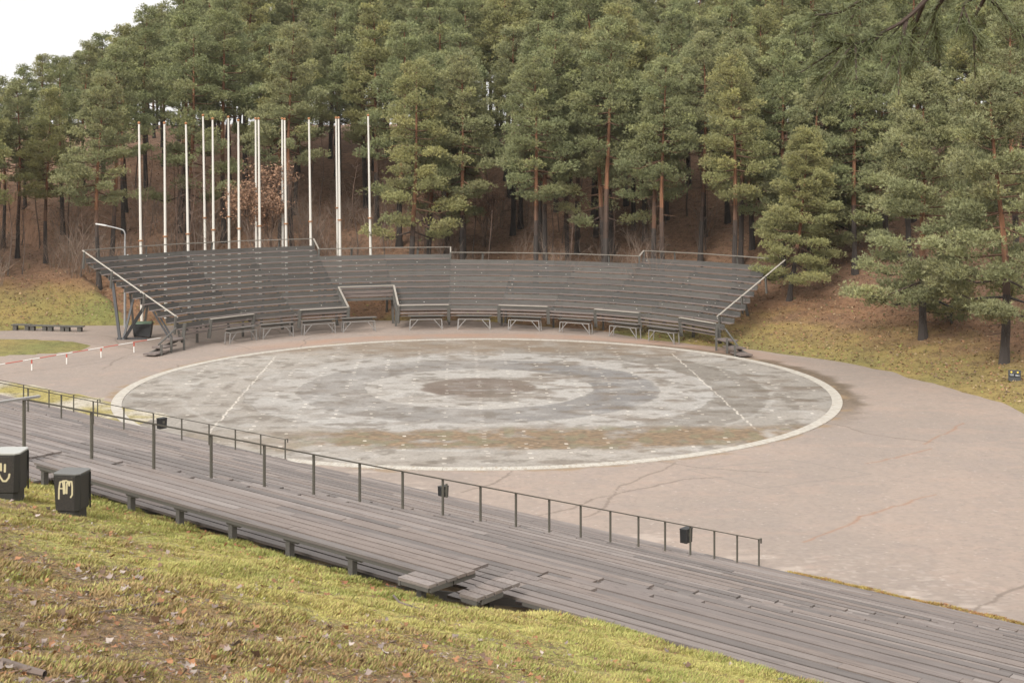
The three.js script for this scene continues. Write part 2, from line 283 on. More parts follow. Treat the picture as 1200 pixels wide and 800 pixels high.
// ---------- near terrace ----------
const TURN = -Math.atan2(.648, .762);
const terrace = thing('seating_terrace', 'long stepped terrace of weathered grey boards running down the grassy hillside', 'terrace', V(UO[0], 0, UO[1]), TURN);
const PITCH = 1.37, RISE = .431, BW = .1712;   // row depth, row height, board spacing
const treadH = i => RISE * i + .035;
const AISLES = [9.9, -1.0, -24.75, -39.5];
{
  const r = rng(1234), all = [];
  const leftEnd = i => Math.min(-10 - (40 - i) * 1.25, -8);
  // strips: [row, s of the first board, height, from u, to u, boards]
  const strips = []; for (let i = 0; i < 18; i++) strips.push([i, i * PITCH, treadH(i), leftEnd(i * 2), 30, 8]);
  strips.push([18, 18 * PITCH, treadH(18), -14, 10.9, 8], [18, 18 * PITCH, treadH(18) - .003, 10.9, 30, 5], [19, 19 * PITCH, treadH(19), 1.2, 10.9, 3], [19, 19 * PITCH, treadH(18) + .1, -14, 1.15, 3], [20, 19 * PITCH + 3 * BW, treadH(19) - .004, 10.35, 10.88, 2], [20, 18 * PITCH + .86, treadH(18) + .215, 10.92, 11.22, 5]);
  for (const a of AISLES) for (let i = 0; i < (a > 5 ? 18 : 17); i++) strips.push([i, i * PITCH + .69, treadH(i) + .2155, a + (a > 5 ? .5 : .34), a + 1.4, 4]);   // half steps in the aisles
  for (const [i, s0, h, minU, maxU, nj] of strips) {
    const whole = nj === 8;
    for (let j = 0; j < nj; j++) {
      let u = minU - (whole && i < 18 ? r() * 3 : 0);
      const aj = AISLES.map(a => a + (r() - .5) * .05);
      while (u < maxU - .05) {
        let e = Math.min(u + 4.4 + r() * 2.2, maxU), gap = .006;
        if (whole) for (const a of aj) if (u < a - .02 && e > a - .4) { e = a; gap = (a > 5 ? .46 : .3) + .05 * r(); break; }
        if (e - u < .15) { u = e + gap; continue; }
        all.push({ i, j, u0: u, u1: e, s: s0 + .07 + j * BW, h: h + (r() - .5) * .007, tilt: (r() - .5) * .003, v: Math.floor(r() * STR), t: Math.floor(r() * 7.999), w: .139 });
        u = e + gap;
      }
    }
  }
  // a few boards are gone, others are bleached
  for (const b of all) { if (b.i === 16 && b.j === 1 && b.u0 > 11.9 && b.u0 < 13) b.gone = true; const m = (b.u0 + b.u1) / 2; const [X, d] = xd(m, b.s); b.d = d; const px = 600 + 1575 * X / d, py = 180 + (13.5 - b.h) * 1575 / d; const top = b.i >= 18; b.rank = (d > 2 && px > -150 && px < 1350 && py < 860) ? (b.j < 2 ? 1 : top ? .9 : b.j < 3 ? .3 : .05) * (b.u1 - b.u0) / (d * d) : 0; }
  const list = all.filter(b => !b.gone).sort((a, b) => b.rank - a.rank);
  const rest = [];
  list.forEach((b, k) => {
    const L = b.u1 - b.u0;
    if (k < 290) {
      const o = part('board', plankGeo[b.v], deckMats[b.t], terrace); o.position.set((b.u0 + b.u1) / 2, b.h - .02, b.s); o.scale.set(L, .04, b.w); o.rotation.set(b.tilt * 2, 0, b.tilt);
    } else { const g = plankGeo[b.v].clone(); g.scale(L, .04, b.w); g.rotateZ(b.tilt); g.translate((b.u0 + b.u1) / 2, b.h - .02, b.s); const c = deckTints[b.t], n = g.attributes.position.count, a = new Float32Array(n * 3); for (let q = 0; q < n; q++) a.set(c, q * 3); g.setAttribute('color', new THREE.BufferAttribute(a, 3)); rest.push(g); }
  });
  const o = part('farther_boards', merge(rest), new THREE.MeshStandardMaterial({ vertexColors: true, map: deckWood, bumpMap: woodBump, bumpScale: .004, roughness: .72 }), terrace); o.userData = { kind: 'stuff' };
  // sloping bearers, one part each
  const bearer = new THREE.BoxGeometry(.09, 1, 1);
  for (let u = -46; u <= 29; u += 1.5) {
    const top = topEdge(u) - .25, L = Math.hypot(top, top * RISE / PITCH);
    const b = part('bearer', bearer, darkWood, terrace); b.scale.set(1, .12, L); b.position.set(u, top * .3146 / 2 - .53, top / 2); b.rotation.x = -Math.atan(.3146);
  }
  // short legs under the uphill edge
  const legG = new THREE.BoxGeometry(.09, 1, .09), headG = new THREE.BoxGeometry(.3, .06, .08);
  for (let u = 1.35; u < 10.8; u += 1.28) for (const back of [0, 1]) {
    const st = 26.4 - back * .8, [X, d] = xd(u + back * .45, st); const top = (back ? treadH(18) : treadH(19)) - .1, gnd = ground(X, d) - .1; if (top - gnd < .1) continue;
    const l = part('leg', legG, darkWood, terrace); l.scale.y = top - gnd; l.position.set(u + back * .45, (top + gnd) / 2, st);
    if (!back) part('bracket', headG, darkWood, terrace).position.set(u + .06, top - .01, st + .004);
  }
  // edge beams of the landing and of the upper boards
  const fs = (u0, u1, h, st) => { const f = part('edge_beam', new THREE.BoxGeometry(u1 - u0, .05, .04), darkWood, terrace); f.position.set((u0 + u1) / 2, h - .068, st); };
  fs(-12, 1.1, treadH(18) + .1, 26.46); fs(1.25, 10.33, treadH(19), 26.48); fs(10.37, 10.86, treadH(19), 26.83); fs(10.94, 11.2, treadH(18) + .215, 26.32); fs(11.22, 30, treadH(18), 25.46);
  for (const [u, h, st] of [[1.22, treadH(19), 26.24], [10.37, treadH(19), 26.66], [10.86, treadH(19), 26.62], [10.86, treadH(19), 26.2], [11.2, treadH(18) + .215, 26.05]]) { const f = part('end_beam', new THREE.BoxGeometry(.04, .06, .4), darkWood, terrace); f.position.set(u, h - .072, st); }
}
// aisle handrails (local terrace frame)
function handrail(u, k0, label, head) {
  const o = thing('handrail', label, 'handrail', V(UO[0], 0, UO[1]), TURN);
  const P = 1.368, postG = new THREE.BoxGeometry(.045, 1, .045), pts = [];
  for (let k = 0; k <= k0; k++) {
    const s = .02 + k * P, base = treadH(k) - .04, top = .315 * s + .9;
    const p = part('post', postG, railMetal, o); p.scale.y = top - base; p.position.set(u, (top + base) / 2, s);
  }
  const e = .02 + k0 * P;
  part('rail', bar(v3(u, .9, .02), v3(u, .315 * e + .9, e), .06, .03), railMetal, o);
  part('rail_end', merge([bar(v3(u, .9, .02), v3(u, .9, -.12), .06, .03), bar(v3(u, .9, -.12), v3(u, .74, -.12), .04, .04)]), railMetal, o);
  if (head) { part('landing_rail', bar(v3(u, .315 * e + .915, e - .3), v3(u, .315 * e + .915, e + 3.2), .08, .04), greySteel, o); for (const q of [1.6, 3.1]) { const p = part('post', postG, railMetal, o); p.scale.y = .9; p.position.set(u, .315 * e + .45, e + q); } }
  return o;
}
handrail(0, 19, 'long grey handrail running straight down the board terrace to the plaza', true);
handrail(-23.75, 14, 'thin grey handrail on the board terrace ending beside the white kerb ring', false);
handrail(-38.5, 9, 'short grey handrail on the board terrace beside the sandy verge', false);
// small litter boxes: two hung on handrails, one on its own post
for (const [u, st, h, label] of [[-23.75, 6.35, .315 * 6.35 + .36, 'small black litter box hung on the thin handrail beside the white kerb ring'], [-12.2, 1.95, .62, 'small black litter box on a short post low on the board terrace'], [0, .02 + 16 * 1.368, 0, 'small black litter box hung on the long handrail toward the plaza']]) {
  const low = u === 0, s = low ? .02 + 3 * 1.368 : st, [X, d] = xd(u, s);
  const o = thing('litter_box', label, 'litter box', V(X, low ? .315 * s + .4 : h, d), TURN, 'small litter boxes on the terrace');
  if (u === -12.2) part('post', box(.06, .95, .06, .02, .05, 0), railMetal, o);
  const bm = mat([.022, .022, .022], { roughness: .55 });
  const sh = new THREE.Shape(); sh.moveTo(-.15, 0); sh.lineTo(.15, 0); sh.lineTo(.17, .4); sh.lineTo(-.17, .4);
  const g = new THREE.ExtrudeGeometry(sh, { depth: .22, bevelEnabled: true, bevelSize: .012, bevelThickness: .012, bevelSegments: 1 }); g.rotateY(Math.PI / 2); g.translate(-.26, 0, 0);
  part('body', g, bm, o); part('rim', box(.25, .025, .36, -.15, .405, 0), bm, o); part('bracket', box(.03, .1, .1, .0 - .03, .25, 0), railMetal, o);
}
console.log('terrace');

// ---------- far curved stand ----------
const stand = thing('curved_grandstand', 'curved wooden grandstand of grey plank rows beyond the round dance floor', 'grandstand', V(CX, 0, CD));
const rad = Math.PI / 180;
const pol = (R, th, h) => v3(R * Math.sin(th * rad), h, -R * Math.cos(th * rad));
const ROW0 = 21.0, RD = .82, RR = .383, H0 = 1.3;
const rowR = i => ROW0 + RD * i, rowH = i => H0 + RR * i;
const edges = []; for (let k = -6; k <= 6; k++) edges.push(-1.6 + 10.95 * k);
const lastTier = b => edges[b] < -24.6 ? 11 : edges[b] < -3 ? 9 : edges[b] < 30 ? 8 : 9;
const leftTh = i => mix(-64, -62.2, i / 11), rightTh = i => mix(65.5, 54.5, i / 9);
const PORTAL = 4; // bay with the passage, rows 0..2 left out
function chord(name, geo, m, R, th0, th1, h, T, W, tilt = 0, parent = stand, off = 0) {
  const tm = (th0 + th1) / 2, L = 2 * R * Math.sin((th1 - th0) / 2 * rad) - .012, c = pol(R * Math.cos((th1 - th0) / 2 * rad) + off, tm, h);
  const o = part(name, geo, m, parent); o.position.copy(c); o.rotation.set(tilt, -tm * rad, 0, 'YXZ'); o.scale.set(L, T, W); return o;
}
{
  const r = rng(99), dots = [];
  for (let b = 0; b < 12; b++) for (let i = 0; i <= lastTier(b); i++) {
    if (b === PORTAL && i < 3) continue;
    const a = Math.max(edges[b], leftTh(i)), e = Math.min(edges[b + 1], rightTh(i)); if (e - a < 1) continue;
    const h = rowH(i), R = rowR(i);
    chord('seat_plank', plankGeo[Math.floor(r() * 8)], seatMats[Math.floor(r() * 3)], R, a, e, h + (r() - .5) * .015, .055, .42, (r() - .5) * .03);
    chord('back_board', plankGeo[Math.floor(r() * 8)], standMats[Math.floor(r() * 4)], R + .24, a, e, h + .178 + (r() - .5) * .01, .345, .045, -.06 + (r() - .5) * .03);
    // small pale seat number plates on the boards
    for (let q = a + .9; q < e - .5; q += 2.1 / R * 57.3 * (.8 + .4 * r())) if (r() < .34) { const tm = (a + e) / 2, Rb = R * Math.cos((e - a) / 2 * rad) + .205, t = (q - tm) * rad * R; const g = new THREE.BoxGeometry(.04 + .05 * r(), .03 + .02 * r(), .012); g.translate(t, 0, 0); g.rotateY(-tm * rad); const p = pol(Rb, tm, h + .17); g.translate(p.x, p.y, p.z); dots.push(g); }
  }
  const dm = part('number_plates', merge(dots), mat([.55, .53, .49]), stand); dm.userData = { kind: 'stuff' };
  // raker frames under the rows at every bay line
  edges.forEach((th, k) => {
    const b = Math.min(k, 11), n = Math.max(lastTier(b), lastTier(Math.max(0, k - 1))); const t = k === 0 ? -61.6 : k === 12 ? 53 : th; const a = k === 12 ? 8 : n;
    const lo = (k === PORTAL || k === PORTAL + 1) ? 0 : 0, l = [bar(pol(rowR(lo) - .2, t, rowH(lo) - .14), pol(rowR(a) + .25, t, rowH(a) - .12), .14, .2)];
    const leg = (R, R2, h) => { const p = pol(R2, t, 0), g = ground(CX + p.x, CD - p.z) - .2; if (h - g > .2) l.push(bar(pol(R, t, h), pol(R2, t, g), .16, .16)); };
    if (k > 0) { leg(rowR(1), rowR(1), rowH(1) - .2); leg(rowR(4), rowR(3), rowH(4) - .2); leg(rowR(7), rowR(8), rowH(7) - .2); if (a > 9) leg(rowR(10), rowR(9), rowH(10) - .2); }
    part('raker_frame', merge(l), darkWood, stand);
  });
  // steel props under the overhanging end beside the waste container
  const F = at(140, 397.5, 97.6).sub(stand.position); F.y = 0;
  const prop = (name, a, b, w) => part(name, bar(a, b, w, w * .8), blackSteel, stand);
  const foot2 = at(202, 394, 96.5).sub(stand.position); foot2.y = 0;
  const top1 = at(130, 318, 98.6).sub(stand.position), top2 = at(163, 322, 99.5).sub(stand.position), top3 = at(172, 354, 97).sub(stand.position), top4 = at(172, 358, 97).sub(stand.position);
  prop('steel_prop', F, top1, .2); prop('steel_prop', F.clone().add(v3(.25, 0, 0)), top2, .15); prop('steel_prop', F.clone().add(v3(.35, .1, 0)), top3, .22);
  prop('steel_prop', foot2.clone().add(v3(-.1, 0, 0)), at(176, 360, 97).sub(stand.position), .12); prop('steel_prop', foot2.clone().add(v3(.12, 0, 0)), at(181, 361, 97).sub(stand.position), .12);
  prop('steel_beam', top3, at(187, 361, 96.4).sub(stand.position), .26); prop('steel_beam', top3, at(150, 332, 99).sub(stand.position), .2); prop('foot_plate', F.clone().add(v3(-.2, .06, 0)), F.clone().add(v3(1.9, .06, -.2)), .14);
  // front barrier: posts on the bay lines, rails between them; the light cap rail is on every other bay
  const PR = 20.45;
  edges.forEach((th, k) => { if (k === 12) th = 65; if (k === 0) th = -63.6; part('barrier_post', bar(pol(PR + .18, th, .42), pol(PR - .02, th, 1.77), .24, .14), postWood, stand); });
  for (let b = 0; b < 12; b++) {
    if (b === PORTAL) continue; const a = Math.max(edges[b], -63.6), e = Math.min(edges[b + 1], 65), cap = b % 2 === 1;
    if (cap) { chord('cap_rail', plankGeo[b % 8], capMat, PR, a, e, 1.78, .06, .2); chord('barrier_board', plankGeo[(b + 1) % 8], standMats[b % 4], PR + .03, a, e, 1.62, .2, .04); }
    for (const [h, w, q] of [[1.42, .1, 0], [1.16, .13, 1]]) chord('barrier_board', plankGeo[(b * 3 + q) % 8], seatMats[(b + q) % 3], PR + .06 + .03 * q, a, e, h - .1 * 0, w, .05, -.2);
    chord('foot_board', plankGeo[(b + 5) % 8], seatMats[b % 3], PR + .35, a, e, .92, .05, .4);
  }
  // passage through the stand: boarded lintel and handrails
  const pa = edges[PORTAL], pe = edges[PORTAL + 1], RP = rowR(3) - .35;
  for (const h of [2.05, 2.34, 2.63]) chord('lintel_board', plankGeo[Math.round(h * 7) % 8], h === 2.05 ? standMats[1] : seatMats[0], RP, pa, pe, h, .22, .045);
  chord('portal_rail', plankGeo[3], capMat, RP, pa, pe, 3.08, .07, .14);
  for (const th of [pa, pe]) {
    part('portal_side_rail', bar(pol(RP, th, 3.08), pol(PR, th, 1.8), .14, .07), capMat, stand);
    for (const [R, h] of [[RP, 3.05], [(RP + PR) / 2, 2.42], [PR + .05, 1.8]]) part('portal_post', bar(pol(R, th, h), pol(R, th, h - 1.45), .13, .13), postWood, stand);
    for (let q = 0; q < 4; q++) part('portal_side_board', bar(pol(RP, th, 2.65 - q * .3), pol(PR + .1, th, 1.5 - q * .3), .045, .2), standMats[q], stand);
  }
  // top guard rail, stepped with the tiers
  const guard = (b0, b1, i, th0, th1) => { const R = rowR(i) + .55, h = rowH(i) + .92; for (let b = b0; b <= b1; b++) { const a = b === b0 ? th0 : edges[b], e = b === b1 ? th1 : edges[b + 1]; chord('guard_rail', plankGeo[b % 8], mat([.2, .185, .165], { map: standWood }), R, a, e, h, .07, .1); part('guard_post', bar(pol(R, (a + e) / 2, h - .03), pol(R + .2, (a + e) / 2, h - 1.25), .16, .1), postWood, stand); } return [R, h]; };
  const gA = guard(0, 3, 11, -62.2, edges[4]), gB = guard(4, 5, 9, edges[4], edges[6]), gC = guard(6, 8, 8, edges[6], edges[9]), gD = guard(9, 10, 9, edges[9], 54.5);
  for (const [p, q, th] of [[gA, gB, edges[4]], [gB, gC, edges[6]], [gC, gD, edges[9]]]) { part('guard_rail', bar(pol(p[0], th, p[1]), pol(q[0], th, q[1]), .1, .07), capMat, stand); part('guard_post', bar(pol(p[0], th, p[1] - .03), pol(p[0], th, p[1] - 1.2), .14, .14), postWood, stand); part('guard_post', bar(pol(q[0], th, q[1] - .03), pol(q[0], th, q[1] - 1.2), .16, .16), postWood, stand); }
  // sloping rails on the two ends
  const endRail = (thF, i0, thB, i1, m, posts) => { const a = pol(rowR(i0), thF, rowH(i0) + .85), b = pol(rowR(i1) + .55, thB, rowH(i1) + .92); part('end_rail', bar(a, b, .09, .05), m, stand); for (const t of posts) { const p = a.clone().lerp(b, t), q = p.clone(); q.y -= 1.25; q.addScaledVector(pol(1, thB, 0), .12); part('end_post', bar(p, q, .26, .1), postWood, stand); } };
  endRail(-63.8, 0, -62.2, 11, capMat, [.02, .34, .68, .98]); endRail(62.5, 0, 58, 9, capMat, [.03, .35, .7]);
  // timber stairs at both ends
  const stair = (th, dir) => {
    const put = (t, R, h, w, dpt) => { const o = part('stair_tread', plankGeo[2], seatMats[0], stand); o.position.copy(pol(R, t, h)); o.rotation.y = -t * rad; o.scale.set(w, .09, dpt); };
    put(th + dir * 1.2, 20.6, .78, 1.5, 1.0); put(th + dir * 4.2, 20.6, .42, 1.5, .95); put(th + dir * 7.6, 20.5, .15, 1.5, .95);
    for (const [t, R, h] of [[0, 20.1, 1.7], [4.0, 20.1, 1.05], [7.8, 20.0, .75]]) part('stair_post', bar(pol(R, th + dir * t, 0), pol(R, th + dir * t, h), .14, .1), postWood, stand);
    part('stair_rail', bar(pol(20.1, th + dir * 8.4, .75), pol(20.9, th - dir * .4, 1.45), .1, .07), postWood, stand);
    part('stair_beam', bar(pol(20.9, th + dir * 8.4, .08), pol(20.9, th - dir * 1, .62), .1, .18), darkWood, stand);
  };
  stair(-65, -1); stair(66, 1);
}
// trestle benches along the foot of the stand
{
  const proto = thing('trestle_bench', 'trestle bench with dark plank seat and grey steel braced legs along the grandstand foot', 'bench', V(0, 0, 0), 0, 'trestle benches at the foot of the grandstand');
  for (let q = 0; q < 3; q++) { const s = part('seat_plank', plankGeo[q], q === 1 ? seatMats[1] : postWood, proto); s.position.set(0, 1.05, -.22 + q * .22); s.scale.set(2.72, .06, .2); }
  part('seat_bearer', box(2.3, .14, .08, 0, .93, -.25), darkWood, proto);
  const lg = s => { const z = .26; return merge([bar(v3(s * 1.25, 0, z), v3(s * 1.2, .8, z), .06, .06), bar(v3(s * 1.23, .1, z), v3(s * .62, .78, z), .05, .05), bar(v3(s * 1.25, 0, -z), v3(s * 1.2, .8, -z), .06, .06), bar(v3(s * 1.2, .8, -z), v3(s * 1.2, .8, z), .05, .05)]); };
  part('leg_frame', lg(-1), greySteel, proto); part('leg_frame', lg(1), greySteel, proto); part('top_bar', merge([box(2.44, .055, .05, 0, .79, .26), box(2.44, .055, .05, 0, .79, -.26)]), greySteel, proto);
  const cs = [282, 324, 373, 420, 499, 555.5, 615, 675, 732.5, 778];
  cs.forEach((px, k) => {
    let th = 0; for (let n = 0, lo = -70, hi = 70; n < 40; n++) { th = (lo + hi) / 2; const p = pol(19.55, th, 0); const x = 600 + 1575 * (CX + p.x) / (CD - p.z); x < px ? lo = th : hi = th; }
    const o = k ? copy(proto) : proto, p = pol(19.55, th, 0); o.userData.label = k === 3 ? 'trestle bench with steel braced legs standing in front of the grandstand passage' : (k < 3 ? ['third', 'second', 'first'][k] + ' trestle bench from the passage, on the waste container side' : ['first', 'second', 'third', 'fourth', 'fifth', 'sixth'][k - 4] + ' trestle bench from the passage, on the pine slope side'); o.position.set(CX + p.x, .0, -CD + p.z); o.rotation.y = -th * rad + (hash2(k, 3, 9) - .5) * .1;
  });
}
console.log('stand');

const ORD = ['first', 'second', 'third', 'fourth', 'fifth', 'sixth', 'seventh', 'eighth', 'ninth', 'tenth'];
// ---------- flagpoles, lamp, container, barrier, benches ----------
{
  const H = 1, white = mat([.62, .6, .55], { roughness: .5 }), rustM = mat([.3, .14, .06]);
  const pole = new THREE.CylinderGeometry(.075, .13, 1, 12), fl = new THREE.CylinderGeometry(.2, .2, .1, 12);
  const make = (px, top, R, front, k) => {
    let th = 0; for (let n = 0, lo = -70, hi = 40; n < 40; n++) { th = (lo + hi) / 2; const p = pol(R, th, 0); (600 + 1575 * (CX + p.x) / (CD - p.z)) < px ? lo = th : hi = th; }
    const p = pol(R, th, 0), X = CX + p.x, d = CD - p.z, g = ground(X, d), L = 13.5 + (180 - top) * d / 1575 - g;
    const o = thing('flagpole', ORD[k] + ' white flagpole from the street lamp in the ' + (front ? 'front row against the grandstand back' : 'rear row behind the other flagpoles'), 'flagpole', V(X, g, d), 0, front ? 'front row of flagpoles' : 'rear row of flagpoles');
    const m = part('mast', pole, white, o); m.scale.y = L; m.position.y = L / 2; for (const q of [.42, .02]) part('joint_collar', fl, rustM, o).position.y = L * q; part('finial', new THREE.SphereGeometry(.12, 10, 8), rustM, o).position.y = L; o.rotation.z = .012 + .006 * Math.sin(px);
  };
  [[166, 144], [194, 144], [221.5, 144.5], [250.5, 139], [280.5, 141], [305, 139], [336, 139.5], [365, 139], [399, 138], [435, 135]].forEach((a, k) => make(...a, 33, true, k));
  [[241, 135], [268.5, 137], [300.5, 139], [331.5, 139], [396, 138]].forEach((a, k) => make(...a, 38, false, k));

  const lp = at(146, 0, 104.7), lg = ground(lp.x, 104.7), lamp = thing('street_lamp', 'grey street lamp with a bent arm behind the left end of the grandstand', 'street lamp', V(lp.x, lg, 104.7)), lm = mat([.3, .3, .3], { roughness: .5, metalness: .3 });
  const LH = 7.6 - lg; const curve = new THREE.CatmullRomCurve3([v3(0, LH - .9, 0), v3(0, LH - .35, 0), v3(-.12, LH - .08, 0), v3(-.4, LH + .03, 0), v3(-1.5, LH + .3, 0)]);
  part('post', new THREE.CylinderGeometry(.075, .11, LH - .9, 10).translate(0, (LH - .9) / 2, 0), lm, lamp); part('arm', new THREE.TubeGeometry(curve, 24, .055, 8), lm, lamp); const hd = part('lamp_head', new THREE.BoxGeometry(.85, .09, .22), mat([.55, .55, .54]), lamp); hd.position.set(-1.85, LH + .37, 0); hd.rotation.z = -.16;
  const fx = part('loudspeaker', new THREE.CylinderGeometry(.09, .25, .4, 12), mat([.5, .5, .48]), lamp); fx.rotation.z = .5; fx.position.set(.28, 5.45 - lg, .1);

  const cp = at(167, 0, 98.6), cont = thing('waste_container', 'large black wheeled waste container with green lid under the grandstand overhang', 'waste container', V(cp.x, 0, 98.6), .12);
  const cb = mat([.024, .026, .028], { roughness: .5 }); { const sh = new THREE.Shape(); sh.moveTo(-.56, .17); sh.lineTo(.56, .17); sh.lineTo(.66, 1.02); sh.lineTo(-.66, 1.02); const g = new THREE.ExtrudeGeometry(sh, { depth: .86, bevelEnabled: true, bevelSize: .03, bevelThickness: .05, bevelSegments: 2 }); g.translate(0, 0, -.43); part('body', g, cb, cont); part('rim', box(1.42, .06, 1.05, 0, 1.03, 0), cb, cont); const lid = new THREE.CylinderGeometry(.54, .54, 1.36, 20, 1, false, 0, Math.PI); lid.rotateZ(Math.PI / 2); lid.rotateX(0); lid.scale(1, .26, .96); lid.translate(0, 1.06, 0); part('lid', lid, mat([.1, .15, .1], { roughness: .45 }), cont); for (const x of [-.5, .5]) for (const z of [-.36, .36]) { const w = part('wheel', new THREE.CylinderGeometry(.1, .1, .06, 12).rotateZ(Math.PI / 2), cb, cont); w.position.set(x, .1, z); } for (const z of [-1, 1]) part('handle', box(.9, .05, .04, 0, .86, .53 * z), cb, cont); for (let q = -2; q <= 2; q++) part('rib', box(.05, .74, .03, q * .24, .6, .475), cb, cont); }

  const bar0 = thing('boom_barrier', 'low red and white striped barrier rail across the plaza entrance', 'barrier', V(0, 0, 0)), red = mat([.5, .1, .07], { roughness: .5 }), wht = mat([.74, .72, .68], { roughness: .5 });
  const A = [[36.6, 434], [77.6, 426.4], [118, 419], [156.6, 413]].map(([x, y]) => { const d = 21262 / (y - 180); return v3((x - 600) / 1575 * d, 0, -d); });
  A.forEach((p, k) => { const o = new THREE.Group(); o.name = 'post'; o.position.copy(p); bar0.add(o); part('post_base', new THREE.CylinderGeometry(.042, .042, .42, 10).translate(0, .21, 0), wht, o); part('post_top', new THREE.CylinderGeometry(.045, .045, .26, 10).translate(0, .55, 0), red, o); });
  const dir = A[3].clone().sub(A[0]).normalize(), start = A[0].clone().addScaledVector(dir, -7.3).setY(.7); for (let k = 0; k < 14; k++) part('rail_segment', bar(start.clone().addScaledVector(dir, k * 1.32), start.clone().addScaledVector(dir, k * 1.32 + 1.318), .055, .055, 10), k % 2 ? wht : red, bar0);
  { const p = A[0].clone().addScaledVector(dir, -2.9); const o = new THREE.Group(); o.name = 'post'; o.position.copy(p); bar0.add(o); part('post_base', new THREE.CylinderGeometry(.042, .042, .42, 10).translate(0, .21, 0), wht, o); part('post_top', new THREE.CylinderGeometry(.045, .045, .26, 10).translate(0, .55, 0), red, o); }

  const bp = thing('park_bench', 'low dark plank bench on blocks beside the pink path at the forest edge', 'bench', V(0, 0, 0), 0, 'low benches along the path');
  for (let q = 0; q < 2; q++) { const s = part('seat_plank', plankGeo[q + 3], postWood, bp); s.position.set(0, .47, -.13 + q * .25); s.scale.set(1.5, .08, .23); } for (const x of [-.5, .45]) part('leg', box(.3, .43, .34, x, .215, 0), darkWood, bp);
  [[25, 384], [45.5, 385], [66.5, 386], [86.5, 387]].forEach(([x, y], k) => { const d = 102.8 - k * .25, X = (x - 600) / 1575 * d, o = k ? copy(bp) : bp; o.userData.label = ['fourth', 'third', 'second', 'first'][k] + ' low plank bench from the waste container, beside the pink path'; o.position.set(X, ground(X, d) - .02, -d); o.rotation.y = -.1; });

  // small black notice box on the right slope
  const sd = 76.5, sx = (1189.5 - 600) / 1575 * sd, sg = ground(sx, sd), box0 = thing('notice_box', 'small black sloping notice box with two yellow dots on the needle covered slope', 'notice box', V(sx, sg - .03, sd), -.35), bm = mat([.016, .018, .02], { roughness: .5 });
  const sh = new THREE.Shape(); sh.moveTo(0, 0); sh.lineTo(.42, 0); sh.lineTo(.42, .5); sh.lineTo(.1, .62); const bg = new THREE.ExtrudeGeometry(sh, { depth: .66, bevelEnabled: true, bevelSize: .012, bevelThickness: .012, bevelSegments: 1 }); bg.rotateY(-Math.PI / 2); bg.rotateY(Math.PI); bg.translate(-.33, 0, .2); part('body', bg, bm, box0);
  const cv = document.createElement('canvas'); cv.width = 256; cv.height = 96; const cx = cv.getContext('2d'); cx.fillStyle = '#15181a'; cx.fillRect(0, 0, 256, 96); cx.fillStyle = '#b9bcbd'; const rr = rng(4); for (const [x0, x1, y0] of [[14, 110, 14], [20, 104, 42], [140, 236, 22], [148, 240, 50]]) for (let x = x0; x < x1; x += 13) { cx.fillRect(x, y0 + rr() * 3, 4 + rr() * 6, 16); cx.fillRect(x, y0 + 6 * rr() + 4, 10, 4); }
  const ct = new THREE.CanvasTexture(cv); ct.colorSpace = THREE.SRGBColorSpace; const pl = part('lettering_plate', new THREE.PlaneGeometry(.58, .2), mat([1, 1, 1], { map: ct }), box0); pl.position.set(0, .34, .165); pl.rotation.x = -.16; for (const x of [-.17, .17]) { const y = part('dot', new THREE.CylinderGeometry(.05, .05, .02, 14).rotateX(Math.PI / 2), mat([.7, .5, .06]), box0); y.position.set(x, .52, .135); y.rotation.x = -.16; }
}
